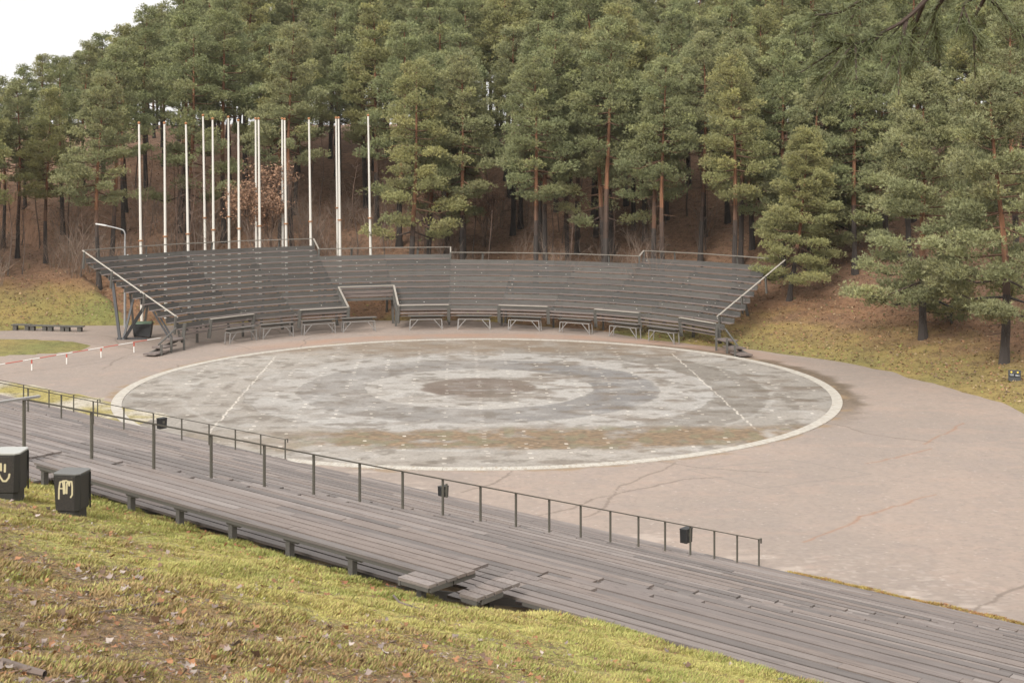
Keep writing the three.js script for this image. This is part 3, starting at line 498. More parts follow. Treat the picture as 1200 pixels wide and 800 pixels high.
// two graffitied bins on the grass
{
  const sprayed = kind => {
    const cv = document.createElement('canvas'); cv.width = 256; cv.height = 512; const c = cv.getContext('2d'); c.fillStyle = '#2e2a26'; c.fillRect(0, 0, 256, 512);
    const r = rng(kind ? 8 : 9); for (let k = 0; k < 900; k++) { c.fillStyle = r() < .5 ? 'rgba(60,54,48,.25)' : 'rgba(24,22,20,.3)'; c.fillRect(r() * 256, r() * 512, 2 + r() * 14, 2 + r() * 26); }
    c.lineCap = 'round'; c.lineJoin = 'round'; const stroke = (p, w) => { for (const [ww, al] of [[w * 1.5, .25], [w, 1]]) { c.strokeStyle = `rgba(186,176,142,${al})`; c.lineWidth = ww; c.beginPath(); p.forEach(([x, y], i) => i ? c.lineTo(x, y) : c.moveTo(x, y)); c.stroke(); } };
    if (kind) { stroke([[28, 330], [34, 180], [52, 70], [92, 60], [100, 130], [104, 250]], 22); stroke([[44, 170], [98, 170]], 18); stroke([[118, 66], [122, 240]], 22); stroke([[96, 50], [150, 44]], 22); stroke([[148, 240], [154, 90], [172, 52], [188, 120], [198, 56], [226, 56], [232, 130], [228, 260], [206, 300]], 22); }
    else { stroke([[96, 96], [96, 190]], 26); stroke([[150, 110], [146, 210]], 26); stroke([[40, 170], [84, 290], [120, 350], [160, 350], [196, 300], [206, 250]], 24); }
    const t = new THREE.CanvasTexture(cv); t.colorSpace = THREE.SRGBColorSpace; return mat([1, 1, 1], { map: t, roughness: .7 });
  };
  const bodyM = mat([.026, .024, .021], { roughness: .65 }), lidM = mat([.33, .33, .31], { roughness: .45 });
  const make = (px, py, d, turn, k, S, label) => {
    const X = (px - 600) / 1575 * d, o = thing('litter_bin', label, 'litter bin', V(X, ground(X, d) - .05, d), turn);
    const pr = (w, dd) => { const s = new THREE.Shape(); const c = .045; s.moveTo(-w + c, -dd); s.lineTo(w - c, -dd); s.lineTo(w, -dd + c); s.lineTo(w, dd - c); s.lineTo(w - c, dd); s.lineTo(-w + c, dd); s.lineTo(-w, dd - c); s.lineTo(-w, -dd + c); s.closePath(); return s; };
    const up = (w, dd, h, y, b = .008) => { const g = new THREE.ExtrudeGeometry(pr(w, dd), { depth: h, bevelEnabled: true, bevelSize: b, bevelThickness: b, bevelSegments: 1 }); g.rotateX(-Math.PI / 2); g.translate(0, y, 0); return g; };
    const base = up(.15, .15, .17, 0); part('base', base, bodyM, o);
    const body = up(.168, .168, .47, .18); { const p = body.attributes.position; for (let i = 0; i < p.count; i++) { const f = 1 + .12 * (p.getY(i) - .18) / .47; p.setX(i, p.getX(i) * f); p.setZ(i, p.getZ(i) * f); } body.computeVertexNormals(); } part('body', body, bodyM, o);
    part('lid', up(.194, .194, .016, .667, .005), k ? mat([.09, .088, .082], { roughness: .5 }) : lidM, o);
    const pl = part('graffiti_panel', new THREE.BoxGeometry(.25, .45, .006), sprayed(k), o); pl.position.set(0, .413, .187); pl.rotation.x = .06 - .012;
    part('door_panel', new THREE.BoxGeometry(.006, .42, .24), bodyM, o).position.set(.187, .41, 0); part('door_edge', new THREE.BoxGeometry(.02, .5, .012), bodyM, o).position.set(.2, .41, -.13);
    o.scale.setScalar(S);
  };
  make(84, 598, 17.9, -.16, 1, .97, 'dark litter bin with pale bubble letter graffiti standing on the grass');
  make(10, 580, 18.4, .0, 0, 1.06, 'dark litter bin with a sprayed smile mark and pale lid on the grass');
}
console.log('objects', Date.now() - T0);

// ---------- pines ----------
class Soup {
  constructor() { this.p = []; this.c = []; }
  tri(a, b, c, n, col) { this.p.push(a[0], a[1], a[2], b[0], b[1], b[2], c[0], c[1], c[2]); for (let i = 0; i < 3; i++) this.c.push(col[0], col[1], col[2]); }
  geo() { const g = new THREE.BufferGeometry(); g.setAttribute('position', new THREE.Float32BufferAttribute(this.p, 3)); g.setAttribute('color', new THREE.Float32BufferAttribute(this.c, 3)); g.computeVertexNormals(); return g; }
}
function limb(soup, pts, radii, sides, colf) { // tapered tube along points
  const rings = pts.map((p, i) => { const t = (pts[Math.min(i + 1, pts.length - 1)]).clone().sub(pts[Math.max(i - 1, 0)]).normalize(); const a = Math.abs(t.y) > .9 ? v3(1, 0, 0) : v3(0, 1, 0); const x = a.clone().cross(t).normalize(), y = t.clone().cross(x); return Array.from({ length: sides }, (_, k) => { const an = k / sides * 6.2832, d = x.clone().multiplyScalar(Math.cos(an)).addScaledVector(y, Math.sin(an)); const rr = radii[i] * (sides > 6 ? .9 + .2 * hash2(k, i, 5) : 1); return [p.clone().addScaledVector(d, rr), d]; }); });
  for (let i = 0; i + 1 < rings.length; i++) for (let k = 0; k < sides; k++) { const [A, nA] = rings[i][k], [B, nB] = rings[i][(k + 1) % sides], [C] = rings[i + 1][k], [D] = rings[i + 1][(k + 1) % sides], n = nA.clone().add(nB).normalize().toArray(); const j = .75 + .5 * hash2(k, i, 7); const c0 = colf(pts[i]).map(v => v * j); soup.tri(A.toArray(), B.toArray(), C.toArray(), n, c0); soup.tri(B.toArray(), D.toArray(), C.toArray(), n, c0); }
}
function needles(soup, x, y, z, dir, r, n, len, wid, col) { // one tuft
  for (let k = 0; k < n; k++) {
    let dx = dir[0] + (r() - .5) * 1.7, dy = dir[1] + (r() - .5) * 1.5, dz = dir[2] + (r() - .5) * 1.7; const l = Math.hypot(dx, dy, dz) || 1; dx /= l; dy /= l; dz /= l;
    let ax = r() - .5, ay = r() - .5, az = r() - .5; let px = dy * az - dz * ay, py = dz * ax - dx * az, pz = dx * ay - dy * ax; const pl = Math.hypot(px, py, pz) || 1; const w = wid * (.7 + .6 * r()) / pl; px *= w; py *= w; pz *= w;
    const L = len * (.7 + .6 * r());
    const f = .78 + .44 * r();
    soup.p.push(x - px, y - py, z - pz, x + px, y + py, z + pz, x + dx * L, y + dy * L, z + dz * L); const c0 = col[0] * f, c1 = col[1] * f, c2 = col[2] * f; soup.c.push(c0, c1, c2, c0, c1, c2, c0, c1, c2);
  }
}
function pine(seed, o) {
  const r = rng(seed), { H, base, R } = o, wood = new Soup(), leaf = new Soup();
  const bend = [(r() - .5) * o.lean, (r() - .5) * o.lean], ax = t => v3(bend[0] * t * t * H * .1 + .18 * Math.sin(t * 5 + seed), t * H, bend[1] * t * t * H * .1 + .18 * Math.sin(t * 4.3 + seed * 2) - .18 * Math.sin(seed * 2));
  const bark = p => { const t = p.y / H + (hash2(Math.floor(p.y * 3), seed, 1) - .5) * .12; return mix3([.05, .041, .036], [.2, .095, .05], ss(.16, .42, t) * (o.orange ?? 1)); };
  const tp = [], tr = []; for (let i = 0; i <= 16; i++) { const t = i / 16; tp.push(ax(t).add(v3(0, i ? 0 : -.5, 0))); tr.push((o.r0 ?? .24) * (1 - t * .9) * (i === 0 ? 1.5 : 1) + .015); }
  limb(wood, tp, tr, 9, bark);
  let y = base * H; const step = o.step ?? .62; let az0 = r() * 6.28;
  while (y < H * .985) {
    const t = (y - base * H) / (H * (1 - base)); const prof = o.profile(t); const nb = t > .85 ? 3 : 3 + Math.floor(r() * 2.4);
    az0 += 1.1 + r();
    for (let b = 0; b < nb; b++) {
      if (r() < (o.skip ?? .1) + (t < .18 ? (o.low ?? .3) : 0)) continue;
      const az = az0 + b / nb * 6.283 + (r() - .5) * .7, L = R * prof * (.62 + .55 * r()) + .25, rise = mix(-.12, .75, t * t) + (r() - .5) * .3;
      const p0 = ax(Math.min(.995, y / H)), dir = [Math.cos(az), rise, Math.sin(az)];
      const end = v3(p0.x + dir[0] * L, p0.y + rise * L + (t < .5 ? .06 * L : .12 * L), p0.z + dir[2] * L), mid = v3(p0.x + dir[0] * L * .55, p0.y + rise * L * .55 - .1 * L * (1 - t), p0.z + dir[2] * L * .55);
      limb(wood, [p0, mid, end], [.055 * (1 - t) + .025, .035 * (1 - t) + .015, .008], 4, p => bark(p).map((v, i) => v * [.6, .7, .8][i]));
      const nc = Math.max(3, Math.round(L * 4.4 * (o.dense ?? 1)));
      const cv = .8 + .4 * r(), hue = r();
      for (let c = 0; c < nc; c++) {
        const q = .36 + .68 * Math.sqrt(r()), side = (r() - .5) * L * .62 * q; let cx = mix(p0.x, end.x, q), cy = q < .55 ? mix(p0.y, mid.y, q / .55) : mix(mid.y, end.y, (q - .55) / .45), cz = mix(p0.z, end.z, q);
        cx += -Math.sin(az) * side; cz += Math.cos(az) * side; cy += .12 + (r() - .5) * .5;
        const cr = (.5 + .45 * r()) * (1 - .25 * t), nt = Math.round((o.tufts ?? 21) * (.7 + .6 * r()));
        const yg = .85 + .3 * r(); const col = mix3([.295 * yg, .285 * yg, .14], [.215, .235, .122], hue * .6 + .4 * r()).map(v => v * cv);
        for (let k = 0; k < nt; k++) { const a = r() * 6.283, e = Math.asin(r() * 1.5 - .5), rr = cr * (.35 + .65 * Math.sqrt(r())); const ux = Math.cos(a) * Math.cos(e), uy = Math.sin(e), uz = Math.sin(a) * Math.cos(e); needles(leaf, cx + ux * rr, cy + uy * rr * .62, cz + uz * rr, [ux * .7 + dir[0] * .35, uy * .6 + .55, uz * .7 + dir[2] * .35], r, 7, .21, .025, col); }
      }
    }
    // dead twigs below the crown
    y += step * (.75 + .5 * r()) * (t < .3 ? 1.25 : t > .8 ? .62 : 1);
  }
  for (let k = 0; k < 10; k++) { const yy = H * mix(base * .35, base, r()), a = r() * 6.28, L = .5 + r() * 1.4, p0 = ax(yy / H); limb(wood, [p0, v3(p0.x + Math.cos(a) * L, yy - .1 * L, p0.z + Math.sin(a) * L)], [.03, .006], 3, bark); }
  return { wood: wood.geo(), leaf: leaf.geo() };
}
const tall = t => (t < .12 ? .55 + t * 3 : 1) * Math.pow(1 - t, .8) * 1.08 + .04, broad = t => Math.pow(1 - t * .97, .72) * (t < .06 ? .85 : 1), young = t => Math.pow(1 - t, .8);
const VAR = [
  pine(11, { H: 20, base: .5, R: 3.1, lean: .8, profile: tall }), pine(12, { H: 21, base: .42, R: 3.3, lean: .9, profile: tall }), pine(13, { H: 19.5, base: .36, R: 3.5, lean: .6, profile: broad }), pine(14, { H: 22, base: .52, R: 3.0, lean: 1, profile: tall, dense: 1.1 }),
  pine(15, { H: 17.5, base: .17, R: 4.2, lean: .7, profile: broad, r0: .26, step: .66, skip: .08, low: 0, dense: 1.3 }), pine(16, { H: 16, base: .18, R: 4.2, lean: 1.2, profile: broad, r0: .25, step: .68, skip: .08, low: 0, dense: 1.3 }), pine(17, { H: 18.5, base: .27, R: 3.6, lean: .8, profile: broad, step: .7, skip: .15 }), pine(18, { H: 7, base: .12, R: 2.5, lean: 2.5, profile: young, r0: .11, step: .45 }),
];
const VH = [20, 21, 19.5, 22, 17.5, 16, 18.5, 7];
const barkMat = new THREE.MeshStandardMaterial({ vertexColors: true, roughness: .95 });
const greens = [[1, 1, .95], [.94, .99, .9], [1.08, 1.04, .86], [.9, .94, .86]].map(c => new THREE.MeshStandardMaterial({ color: lin(...c), vertexColors: true, roughness: .75, side: THREE.DoubleSide }));
let trees = 0;
function plantPine(v, X, d, S, turn, g, label, group, tilt = 0) {
  const o = thing('pine_tree', label, 'pine tree', V(X, ground(X, d) - .05, d), turn, group); part('trunk', VAR[v].wood, barkMat, o); part('crown', VAR[v].leaf, greens[g], o); o.scale.setScalar(S); o.rotation.z = tilt; trees++; return o;
}
{
  const taken = []; const r = rng(2024);
  // pines that can be told apart along the edge: [px, distance, variant, scale, turn, green, label, tilt]
  const SL = 'pines on the right hand slope';
  const solo = [
    [1081, 88.7, 4, 1.0, .6, 0, 'broad low branched pine with thick black trunk on the needle covered slope', 0], [1176, 80.6, 5, 1.05, 2.2, 0, 'broad pine with black trunk beside the small black notice box', .01], [1116, 91, 7, .62, 1, 1, 'thin leaning young pine beside a thick black trunk on the slope', .25],
    [926, 102, 4, .74, 2.6, 2, 'young bushy pine hanging over the right end of the grandstand', .1], [948, 107, 5, .95, 4, 0, 'low branched pine just behind the right end of the grandstand', .03], [972, 111, 4, 1.0, 5.1, 1, 'pine with mossy foot beyond the right end of the grandstand', -.02], [1188, 97, 6, 1.05, 3, 0, 'pine with bare dark foot up the slope behind the notice box', 0], [1040, 108, 6, 1, 1.3, 3, 'dense pine further up the slope behind the broad low branched pine', 0],
  ];
  for (const [px, d, v, S, t, g, l, tilt] of solo) { const X = (px - 600) / 1575 * d; plantPine(v, X, d, S, t, g, l, undefined, tilt); taken.push([X, d]); }
  // front rank behind the stand, thick trunks seen through the guard rail
  for (const [px, d, v, S] of [[676, 124, 2, 1], [697, 127, 0, .96], [716, 123, 1, 1.08], [742, 128, 1, .9], [757, 125, 2, .95], [782, 129, 2, 1], [827, 122, 2, 1], [852, 124, 1, 1], [600, 131, 2, 1.02], [612, 133, 0, 1], [540, 128, 2, 1], [521, 131, 2, 1.1], [470, 127, 6, 1.12], [442, 133, 2, 1.1], [880, 117, 6, .95]]) { const X = (px - 600) / 1575 * d; plantPine(v, X, d, S, r() * 6.28, Math.floor(r() * 4), ['stout', 'slender', 'sturdy', 'straight', 'leaning', 'dark', 'orange stemmed', 'full', 'narrow', 'tall', 'bushy', 'ragged', 'drooping', 'low branched', 'heavy'][taken.length % 15] + ' pine just behind the guard rail ' + (px < 560 ? 'beside the last flagpole' : px < 700 ? 'over the middle bays' : 'over the end bays of the grandstand'), 'front rank of pines behind the grandstand'); taken.push([X, d]); }
  [[4, 92], [27, 80], [50, 64], [74, 72], [98, 50], [121, 43], [146, 30], [169, 12], [191, 6], [213, -6]].forEach(([px, y], k) => { const d = 124 + (k * 7) % 19 + (k > 5 ? 4 : 0), X = (px - 600) / 1575 * d, v = [1, 0, 3, 6, 1, 2, 3, 0, 1, 3][k]; taken.push([X, d]); plantPine(v, X, d, (13.5 + (180 - y) * d / 1575 - ground(X, d)) / VH[v], r() * 6.28, k % 4, ORD[k] + ' skyline pine counted from the open sky side toward the flagpoles', 'skyline pines left of the flagpoles', (r() - .5) * .03); });
  for (let n = 0; n < 9000 && trees < 290; n++) {
    const d = 104 + 92 * Math.pow(r(), 1.15), X = (r() * 1.16 - .58) * d * .78; const px = 600 + 1575 * X / d; if (px < -110 || px > 1310) continue;
    const [q, phi] = far(X, d); const min = phi < -36 ? 8.5 : phi > 32 ? 13 : 7; if (q < min) continue;
    if (phi < -40 && q > 62) continue;
    if (px > 140 && px < 470 && Math.hypot(X - CX, d - CD) < 43) continue;
    const sp = q < 20 ? 3.5 : 4.1; if (taken.some(([a, b]) => (a - X) ** 2 + (b - d) ** 2 < sp * sp)) continue;
    const edge = q < min + 6, left = phi < -36; let v = edge ? (px > 870 || left ? [4, 5, 6, 2, 6] : [2, 1, 2, 0, 6])[Math.floor(r() * 5)] : [0, 1, 2, 3, 6][Math.floor(r() * 5)];
    let S = .88 + .26 * r(); if (left) S *= mix(.8, 1, ss(0, 190, px)) * (q > 26 ? .97 : 1);
    if (px < 250) { const yl = px < 130 ? mix(88, 50, cl(px / 130)) : mix(50, -25, (px - 130) / 110); const top = 13.5 + (180 - yl - 10 * r()) * d / 1575 - (r() < .6 ? 0 : 2.5 * r()); S = Math.min(S, (top - ground(X, d)) / VH[v]); if (S < .5) continue; }
    taken.push([X, d]);
    const zone = left ? ['pine of the forest left of the grandstand behind the low benches', 'forest pines left of the grandstand'] : px > 880 ? ['pine of the forest up the slope right of the grandstand', 'forest pines right of the grandstand'] : ['pine of the dense forest on the hill behind the grandstand and flagpoles', 'forest pines behind the grandstand'];
    const gi = Math.floor(r() * 4), look = ['slim high crowned', 'tall slim', 'full crowned', 'very tall bare stemmed', 'broad low branched', 'wide spreading', 'thick crowned', 'young'][v] + ['', ' blue green', ' yellowish', ' dark green'][gi];
    const rank = q < min + 6 ? 'at the forest edge' : q < min + 18 ? 'inside the forest' : 'high on the hill';
    const where = left ? 'left of the grandstand' : px < 270 ? 'beyond the street lamp' : px < 400 ? 'behind the brown oak' : px < 520 ? 'behind the passage bays' : px < 700 ? 'behind the middle bays' : px < 880 ? 'behind the end bays' : px < 1040 ? 'above the bushy young pine' : 'above the notice box slope';
    plantPine(v, X, d, S, r() * 6.283, gi, look + ' pine ' + rank + ' ' + where, zone[1], (r() - .5) * .04);
  }
}
console.log('pines', Date.now() - T0, trees, VAR.map(v => v.leaf.attributes.position.count / 3 | 0).join(' '));

// ---------- brown leaved oaks and bare shrubs ----------
{
  const shrub = (seed, leafy) => { const r = rng(seed), w = new Soup(), lf = new Soup(); const col = () => leafy ? [.13, .09, .07] : mix3([.24, .18, .14], [.15, .11, .085], r());
    const grow = (p, dir, L, rad0, lv) => { const e = p.clone().addScaledVector(dir, L); const m = p.clone().lerp(e, .5).add(v3((r() - .5) * L * .15, 0, (r() - .5) * L * .15)); const c = col(); limb(w, [p, m, e], [rad0, rad0 * .75, rad0 * .5], 3, () => c);
      if (leafy && lv < 2) for (let k = 0; k < 15; k++) { const q = p.clone().lerp(e, .2 + .9 * r()).add(v3((r() - .5) * .5, (r() - .5) * .5, (r() - .5) * .5)), f = .6 + .7 * r(), s = .09; const a = v3(r() - .5, r() - .5, r() - .5).normalize().multiplyScalar(s), b = v3(r() - .5, r() - .5, r() - .5).normalize().multiplyScalar(s); const nn = a.clone().cross(b).normalize().toArray(); lf.tri(q.clone().sub(a).toArray(), q.clone().add(b).toArray(), q.clone().add(a).toArray(), nn, mix3([.33, .19, .115], [.27, .165, .105], r()).map(v => v * f)); }
      if (lv) for (let k = 0, n = 3 + Math.floor(r() * 2); k < n; k++) grow(p.clone().lerp(e, .45 + .55 * r()), dir.clone().add(v3((r() - .5) * 1.5, (r() - .25) * .9, (r() - .5) * 1.5)).normalize(), L * (.5 + .3 * r()), rad0 * .6, lv - 1); };
    if (leafy) grow(v3(0, -.2, 0), v3(.02, 1, 0), 3.2, .09, 4); else for (let k = 0; k < 9; k++) { const a = r() * 6.28; grow(v3(Math.cos(a) * .3, -.2, Math.sin(a) * .3), v3(Math.cos(a) * .5 * r(), 1, Math.sin(a) * .5 * r()).normalize(), 1.2 + r() * 1.3, .022, 2); }
    return [w.geo(), leafy ? lf.geo() : null]; };
  const oaks = [shrub(31, true), shrub(32, true)], bare = [shrub(41), shrub(42), shrub(43)];
  const om = new THREE.MeshStandardMaterial({ vertexColors: true, roughness: .9, side: THREE.DoubleSide });
  for (const [px, d, k, S, l] of [[296, 118, 0, 1.55, 'young oak full of rusty brown leaves behind the flagpoles'], [318, 119, 1, 1.15, 'smaller rusty brown leaved oak beside the larger one behind the flagpoles'], [497, 124, 1, 1.0, 'thin brown leaved oak under the pines behind the middle of the grandstand'], [566, 127, 0, .8, 'low brown leaved oak among pine trunks right of the flagpoles']]) { const X = (px - 600) / 1575 * d, o = thing('oak_tree', l, 'oak tree', V(X, ground(X, d), d), px); part('trunk', oaks[k][0], om, o); part('crown', oaks[k][1], om, o); o.scale.setScalar(S); }
  { const r = rng(66); const geos = [0, 1, 2].map(k => { const w = new Soup(), rr = rng(900 + k), H = 8 + k, pts = [], rad = []; for (let i = 0; i <= 8; i++) { pts.push(v3(.18 * Math.sin(i * .9 + k), i / 8 * H - .3, .18 * Math.cos(i * .7 + k))); rad.push(.075 * (1 - i / 9)); } limb(w, pts, rad, 6, p => mix3([.1, .075, .06], [.17, .1, .07], p.y / H)); for (let q = 0; q < 26; q++) { const y = H * (.3 + .68 * rr()), a = rr() * 6.28, L = .4 + 1.1 * rr(); limb(w, [v3(0, y, 0), v3(Math.cos(a) * L, y + L * .5, Math.sin(a) * L)], [.016, .004], 3, () => [.16, .11, .085]); } return w.geo(); }); let m = 0;
    for (let k = 0; k < 3000 && m < 80; k++) { const d = 112 + 40 * r(), X = (r() * 1.2 - .6) * d * .72, px = 600 + 1575 * X / d; if (px < -30 || px > 1000) continue; const [q] = far(X, d); if (q < 7.5 || q > 40) continue; m++; const o = thing('bare_sapling', 'thin bare sapling stem ' + (q < 16 ? 'near the forest edge ' : 'deep among the pines ') + (px < 160 ? 'left of the grandstand' : px < 360 ? 'behind the flagpoles' : px < 560 ? 'behind the passage bays' : px < 760 ? 'behind the middle bays' : 'above the end bays'), 'sapling', V(X, ground(X, d), d), r() * 6.28, 'bare saplings among the pines'); part('stem', geos[m % 3], om, o); o.scale.setScalar(.75 + .5 * r()); } }
  const r = rng(55); let n = 0; const seen = [];
  for (let k = 0; k < 900 && n < 95; k++) { const d = 104 + 34 * r(), X = (r() * 1.2 - .62) * d * .75, px = 600 + 1575 * X / d; if (px < -60 || px > 900) continue; const [q, phi] = far(X, d); if (q < 5.5 || q > 26) continue; if (px > 620 && r() < .65) continue; if (px > 60 && px < 150 && q < 7) continue; n++; const o = thing('bare_shrub', (px < 150 ? 'leafless brown shrub under the pines left of the grandstand' : 'leafless brown shrub ' + (q < 12 ? 'at the forest edge ' : 'deeper under the pines ') + (px < 260 ? 'behind the street lamp' : px < 360 ? 'around the brown oaks' : px < 450 ? 'behind the last flagpoles' : px < 560 ? 'behind the passage bays' : px < 700 ? 'behind the middle bays' : 'behind the end bays')), 'shrub', V(X, ground(X, d), d), r() * 6.28, px < 150 ? 'bare shrubs left of the grandstand' : 'bare shrubs behind the grandstand'); part('twigs', bare[n % 3][0], om, o); o.scale.setScalar(.8 + .7 * r()); }
}

// ---------- grass, leaves and sticks on the near hillside ----------
{
  const r = rng(314), tuft = new Soup(); for (let k = 0; k < 9; k++) { const a = r() * 6.28, q = r() * .05, L = .012 + .02 * r(), w = .0034 + .002 * r(), lx = Math.cos(a + r()) * L * .8, lz = Math.sin(a + r()) * L * .8, x = Math.cos(a) * q, z = Math.sin(a) * q; const n = [Math.sin(a) * .5, .8, Math.cos(a) * .5]; tuft.tri([x - w, 0, z - w], [x + w, 0, z + w], [x + lx, L, z + lz], n, [1, 1, 1]); }
  const tg = tuft.geo(), N = 200000, gm = new THREE.InstancedMesh(tg, new THREE.MeshStandardMaterial({ vertexColors: true, roughness: .8, side: THREE.DoubleSide }), N); const M = new THREE.Matrix4(), Q = new THREE.Quaternion(), c = new THREE.Color(); let n = 0;
  const pick = () => { const d = 5.5 + 21 * Math.pow(r(), .9), X = (r() - .5) * d * .92; return [X, d]; };
  const ok = (X, d) => { const [u, s] = us(X, d); return s > topEdge(u) - (u < 11 ? .8 : .02); };
  for (let k = 0; k < 900000 && n < N; k++) { const [X, d] = pick(); if (!ok(X, d)) continue; const li = litter(X, d); if (r() < li * .62) continue; const [u, s] = us(X, d); Q.setFromAxisAngle(v3(0, 1, 0), r() * 6.28); const S = (.55 + .9 * ss(.35, .75, vn(X * 2.6, d * 2.6, 33))) * (.6 + .6 * r()) * (s < topEdge(u) + .6 ? 1.5 : 1); M.compose(V(X, ground(X, d) - .005, d), Q, v3(S, S, S)); gm.setMatrixAt(n, M); const t = fbm(X * .8, d * .8, 3, 11) + (r() - .5) * .7; const g = mix3([.45, .39, .135], [.27, .29, .08], cl(t * 1.3 - .1 + (s < topEdge(u) + .5 ? .35 : 0))); const f = .8 + .5 * r(), dead = r() < .16 + li * .62 ? .8 : 0; const g2 = mix3(g, [.3, .19, .1], dead); c.setRGB(g2[0] * f, g2[1] * f, g2[2] * f); gm.setColorAt(n, c); n++; }
  gm.count = n; gm.name = 'grass'; tag(gm, 'short yellow green grass covering the near hillside above the board terrace', 'grass', null, 'stuff'); scene.add(gm);
  const leafShape = (lobes, curl) => { const lv = new Soup(), m = lobes * 2 + 1, P = []; for (let k = 0; k < m; k++) { const a = -2.6 + 5.2 * k / (m - 1), q = (k % 2 ? .034 : .055) * (1 - .25 * Math.abs(a) / 2.6), x = Math.cos(a) * q, z = Math.sin(a) * q * .8; P.push([x, curl * (x * x + z * z) * 9 + .004 * hash2(k, lobes, 3), z]); } const o = [-.02, 0, 0]; for (let k = 0; k + 1 < m; k++) lv.tri(o, P[k + 1], P[k], null, [1, 1, 1]); return lv.geo(); };
  const lv = { geo: () => leafShape(3, .9) };
  const leafMat = new THREE.MeshStandardMaterial({ vertexColors: true, roughness: .7, side: THREE.DoubleSide });
  const scatter = (name, label, cat, geo, N, tries, place) => { const im = new THREE.InstancedMesh(geo, leafMat, N); let n = 0; for (let k = 0; k < tries && n < N; k++) { const q = place(); if (!q) continue; M.compose(q[0], Q, v3(q[1], q[1], q[1])); im.setMatrixAt(n, M); c.setRGB(...q[2]); im.setColorAt(n, c); n++; } im.count = n; im.name = name; tag(im, label, cat, null, 'stuff'); scene.add(im); };
  const leafAt = big => () => { const [X, d] = pick(); if (!ok(X, d)) return; const li = litter(X, d), [u, s] = us(X, d), by = s < topEdge(u) + .7 && u < 11.5 ? .5 : 0; if (r() > li * .75 + .05 + by) return; Q.setFromEuler(new THREE.Euler((r() - .5) * 1.3, r() * 6.28, (r() - .5) * 1.3)); const p = r(), b = by ? [.24, .095, .04] : p < .24 ? [.25, .195, .17] : p < .55 ? [.27, .125, .055] : p < .93 ? [.15, .088, .055] : [.36, .3, .26], f = .65 + .6 * r(); return [V(X, ground(X, d) + .012 + .025 * r(), d), big ? .55 + .65 * r() * r() : .25 + .45 * r(), b.map(v => v * f)]; };
  scatter('fallen_leaves', 'scattered brown and grey fallen leaves on the near hillside', 'leaves', leafShape(3, .9), 1700, 90000, leafAt(true));
  scatter('leaf_fragments', 'small brown leaf fragments littering the near hillside grass', 'leaves', leafShape(1, -.7), 15000, 400000, leafAt(false));
  const bit = new THREE.CylinderGeometry(.002, .003, .14, 4).rotateZ(Math.PI / 2).toNonIndexed(); { const n0 = bit.attributes.position.count, w = new Float32Array(n0 * 3).fill(1); bit.setAttribute('color', new THREE.BufferAttribute(w, 3)); bit.deleteAttribute('uv'); }
  scatter('twig_litter', 'thin dark twigs and needles littering the near hillside', 'twigs', bit, 3500, 90000, () => { const [X, d] = pick(); if (!ok(X, d) || r() > litter(X, d) + .06) return; Q.setFromEuler(new THREE.Euler(0, r() * 6.28, (r() - .5) * .3)); const f = .5 + .8 * r(); return [V(X, ground(X, d) + .016, d), .5 + 1.1 * r() * r(), [.15 * f, .1 * f, .07 * f]]; });
  scatter('verge_grass', 'thin strip of yellow grass and leaves between the terrace boards and the plaza', 'grass', tg, 2600, 30000, () => { const u = 1 + 26 * r(), w = .1 + .06 * u * vn(u * 1.3, 2, 5) ** 1.5, s = -.08 - w * Math.pow(r(), .7), [X, d] = xd(u, s); Q.setFromAxisAngle(v3(0, 1, 0), r() * 6.28); const f = .7 + .6 * r(); return [V(X, .001, d), 1.1 + 1.2 * r(), (r() < .35 ? [.3, .14, .06] : [.34, .26, .07]).map(v => v * f)]; });
  // leaf and needle clumps, grass tussocks on the far slopes
  const NF = 42000, fl = new THREE.InstancedMesh(lv.geo(), new THREE.MeshStandardMaterial({ vertexColors: true, roughness: .9, side: THREE.DoubleSide }), NF); n = 0;
  for (let k = 0; k < 400000 && n < NF; k++) { const d = 72 + 75 * r(), X = (r() - .5) * d * .86, [q, phi] = far(X, d); if (q < .3 || q > 45 || us(X, d)[1] > -2) continue; Q.setFromEuler(new THREE.Euler((r() - .5) * 1.3, r() * 6.28, (r() - .5) * 1.3)); const S = 1.1 + 2 * r() * r(); M.compose(V(X, ground(X, d) + .03, d), Q, v3(S, S, S)); fl.setMatrixAt(n, M); const p = r(), b = p < .5 ? [.25, .14, .07] : p < .68 ? [.16, .105, .065] : p < .88 ? [.29, .21, .12] : q < 9 ? [.19, .2, .05] : [.1, .1, .04]; const f = .7 + .6 * r(); c.setRGB(b[0] * f, b[1] * f, b[2] * f); fl.setColorAt(n, c); n++; }
  fl.count = n; fl.name = 'forest_litter'; tag(fl, 'brown leaf and needle litter on the forest slopes around the grandstand', 'litter', null, 'stuff'); scene.add(fl);
  // sticks
  const stick = (pts, rad, label) => { const s = new Soup(); const W = pts.map(([px, py]) => { // march the pixel ray to the hillside
      const dir = at(px, py, 1).sub(camera.position); let t = 5; while (t < 40 && 13.5 + dir.y * t > ground(dir.x * t, t)) t += .02; return v3(dir.x * t, ground(dir.x * t, t) + rad * .8, -t); });
    const o = thing('fallen_stick', label, 'stick', W[0].clone()); limb(s, W.map(p => p.clone().sub(W[0])), W.map((_, i) => rad * (1 - .5 * i / W.length)), 6, () => [.13, .1, .085]); part('stem', s.geo(), barkMat, o); };
  stick([[460, 698], [468, 707], [480, 711], [496, 716]], .014, 'pale bent stick lying on the grass near the jutting board steps'); stick([[104, 721], [132, 718], [160, 715], [192, 708]], .012, 'long thin dark stick lying on the leafy grass'); stick([[0, 782], [28, 789], [52, 795]], .028, 'thick dark branch piece lying in the leaf litter'); stick([[216, 682], [236, 677], [245, 668]], .007, 'thin curved twig sticking out of the grass');
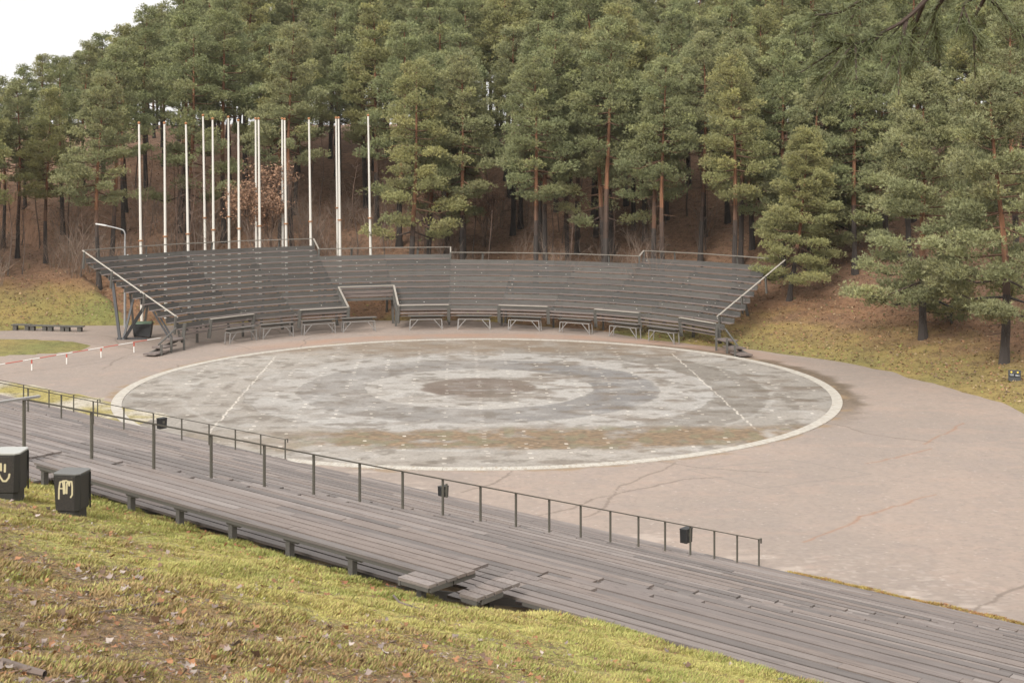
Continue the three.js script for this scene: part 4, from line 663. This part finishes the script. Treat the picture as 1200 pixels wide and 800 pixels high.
  { const dir = at(899, 786, 1).sub(camera.position), d2 = at(915, 799, 1).sub(camera.position); const hit = q => { let t = 5; while (t < 40 && 13.5 + q.y * t > ground(q.x * t, t)) t += .02; return v3(q.x * t, ground(q.x * t, t) + .025, -t); }; const a = hit(dir), b = hit(d2), o = thing('broken_board', 'short broken grey board lying in the grass below the terrace edge', 'board', a); part('plank_piece', bar(v3(0, 0, 0), b.clone().sub(a), .05, .035), deckMats[5], o); }
}
// ---------- pine standing to the right of the viewer, whose low branch hangs into the view ----------
{
  const X = 4.4, d = 5.6, g = ground(X, d), o = thing('pine_tree', 'nearby pine whose long needled branch hangs over the view of the plaza', 'pine tree', V(X, g - .05, d), 1.1);
  part('trunk', VAR[0].wood, barkMat, o); part('crown', VAR[0].leaf, greens[0], o);
  o.rotation.y = 0;
  const wood = new Soup(), nl = new Soup(), r = rng(808), O = o.position, P = (x, y, dd) => at(x, y, dd).sub(O); const bc = () => [.06, .042, .033];
  const twig = (pts, r0) => { const cv = new THREE.CatmullRomCurve3(pts), q = cv.getPoints(14); limb(wood, q, q.map((_, i) => r0 * (1 - i / 14) ** 2 + .0038), 5, bc); return cv; };
  const bunch = (p, dir, n, len) => { for (let k = 0; k < n; k++) { const dv = dir.clone().multiplyScalar(.75).add(v3((r() - .5) * 1.9, (r() - .5) * 1.8, (r() - .5) * 1.5)).normalize(), L = len * (.7 + .5 * r()), side = dv.clone().cross(v3(r() - .5, r() - .5, r() - .5)).normalize().multiplyScalar(.0016), b = p.clone().add(v3((r() - .5) * .03, (r() - .5) * .03, (r() - .5) * .03)), tip = b.clone().addScaledVector(dv, L); tip.y -= .012; const f = .75 + .5 * r(); nl.tri(b.clone().sub(side).toArray(), b.clone().add(side).toArray(), tip.toArray(), dv.clone().cross(side).normalize().toArray(), [.1 * f, .115 * f, .045 * f]); } };
  const main = twig([v3(-.05, 4.1, 0), P(1330, -90, 5.4), P(1220, -80, 5.2), P(1120, -36, 5.05), P(1083, 2, 5), P(1060, 24, 4.98), P(1030, 40, 4.95), P(1003, 52, 4.9), P(975, 48, 4.88)], .024);
  const others = [twig([P(1110, -25, 5.05), P(1050, -18, 4.9), P(1010, 0, 4.8), P(985, 14, 4.78), P(955, 18, 4.75)], .011), twig([P(1062, 22, 5), P(1058, 45, 4.95), P(1050, 62, 4.92)], .007), twig([P(1030, 40, 4.95), P(1012, 56, 5), P(985, 78, 5.02), P(962, 92, 5.05)], .006), twig([P(1120, -20, 5.05), P(1095, 18, 5.2), P(1098, 50, 5.25)], .007), twig([P(1200, -50, 5.2), P(1160, -5, 5.1), P(1172, 9, 5.1), P(1188, 28, 5.1), P(1210, 36, 5.15)], .009), twig([P(1160, -8, 5.1), P(1130, 6, 5), P(1128, 28, 5)], .006), twig([P(1083, 2, 5), P(1070, 40, 5.15), P(1062, 82, 5.2)], .006), twig([P(1155, -4, 5.1), P(1140, 30, 5.2), P(1150, 48, 5.25)], .005)];
  for (const [cv, a, n] of [[main, .72, 13], ...others.map(c => [c, .3, 8])]) for (let k = 0; k < n; k++) { const t = a + (1 - a) * k / (n - 1), p = cv.getPoint(Math.min(1, t)), tan = cv.getTangent(Math.min(1, t)); bunch(p, tan, k === n - 1 ? 46 : 24, .075); }
  // side shoots
  for (let k = 0; k < 22; k++) { const cv = k < 8 ? main : others[k % others.length], t = k < 12 ? .55 + .4 * r() : .3 + .6 * r(), p = cv.getPoint(t), tan = cv.getTangent(t).multiplyScalar(.7).add(v3((r() - .5) * 1.2, -.35 - .4 * r(), (r() - .5) * 1.2)).normalize(), e = p.clone().addScaledVector(tan, .1 + .14 * r()); limb(wood, [p, e], [.004, .002], 4, bc); for (let q = .35; q <= 1; q += .22) bunch(p.clone().lerp(e, q), tan, 18, .072); }
  const br = part('hanging_branch', wood.geo(), barkMat, o); part('needles', nl.geo(), new THREE.MeshStandardMaterial({ vertexColors: true, roughness: .6, side: THREE.DoubleSide }), br).userData = { kind: 'stuff' };
}
scene.fog = new THREE.FogExp2(new THREE.Color(.93, .92, .9), .0001);
scene.children.forEach(shadows);
console.log('done', Date.now() - T0);
renderer.render(scene, camera);
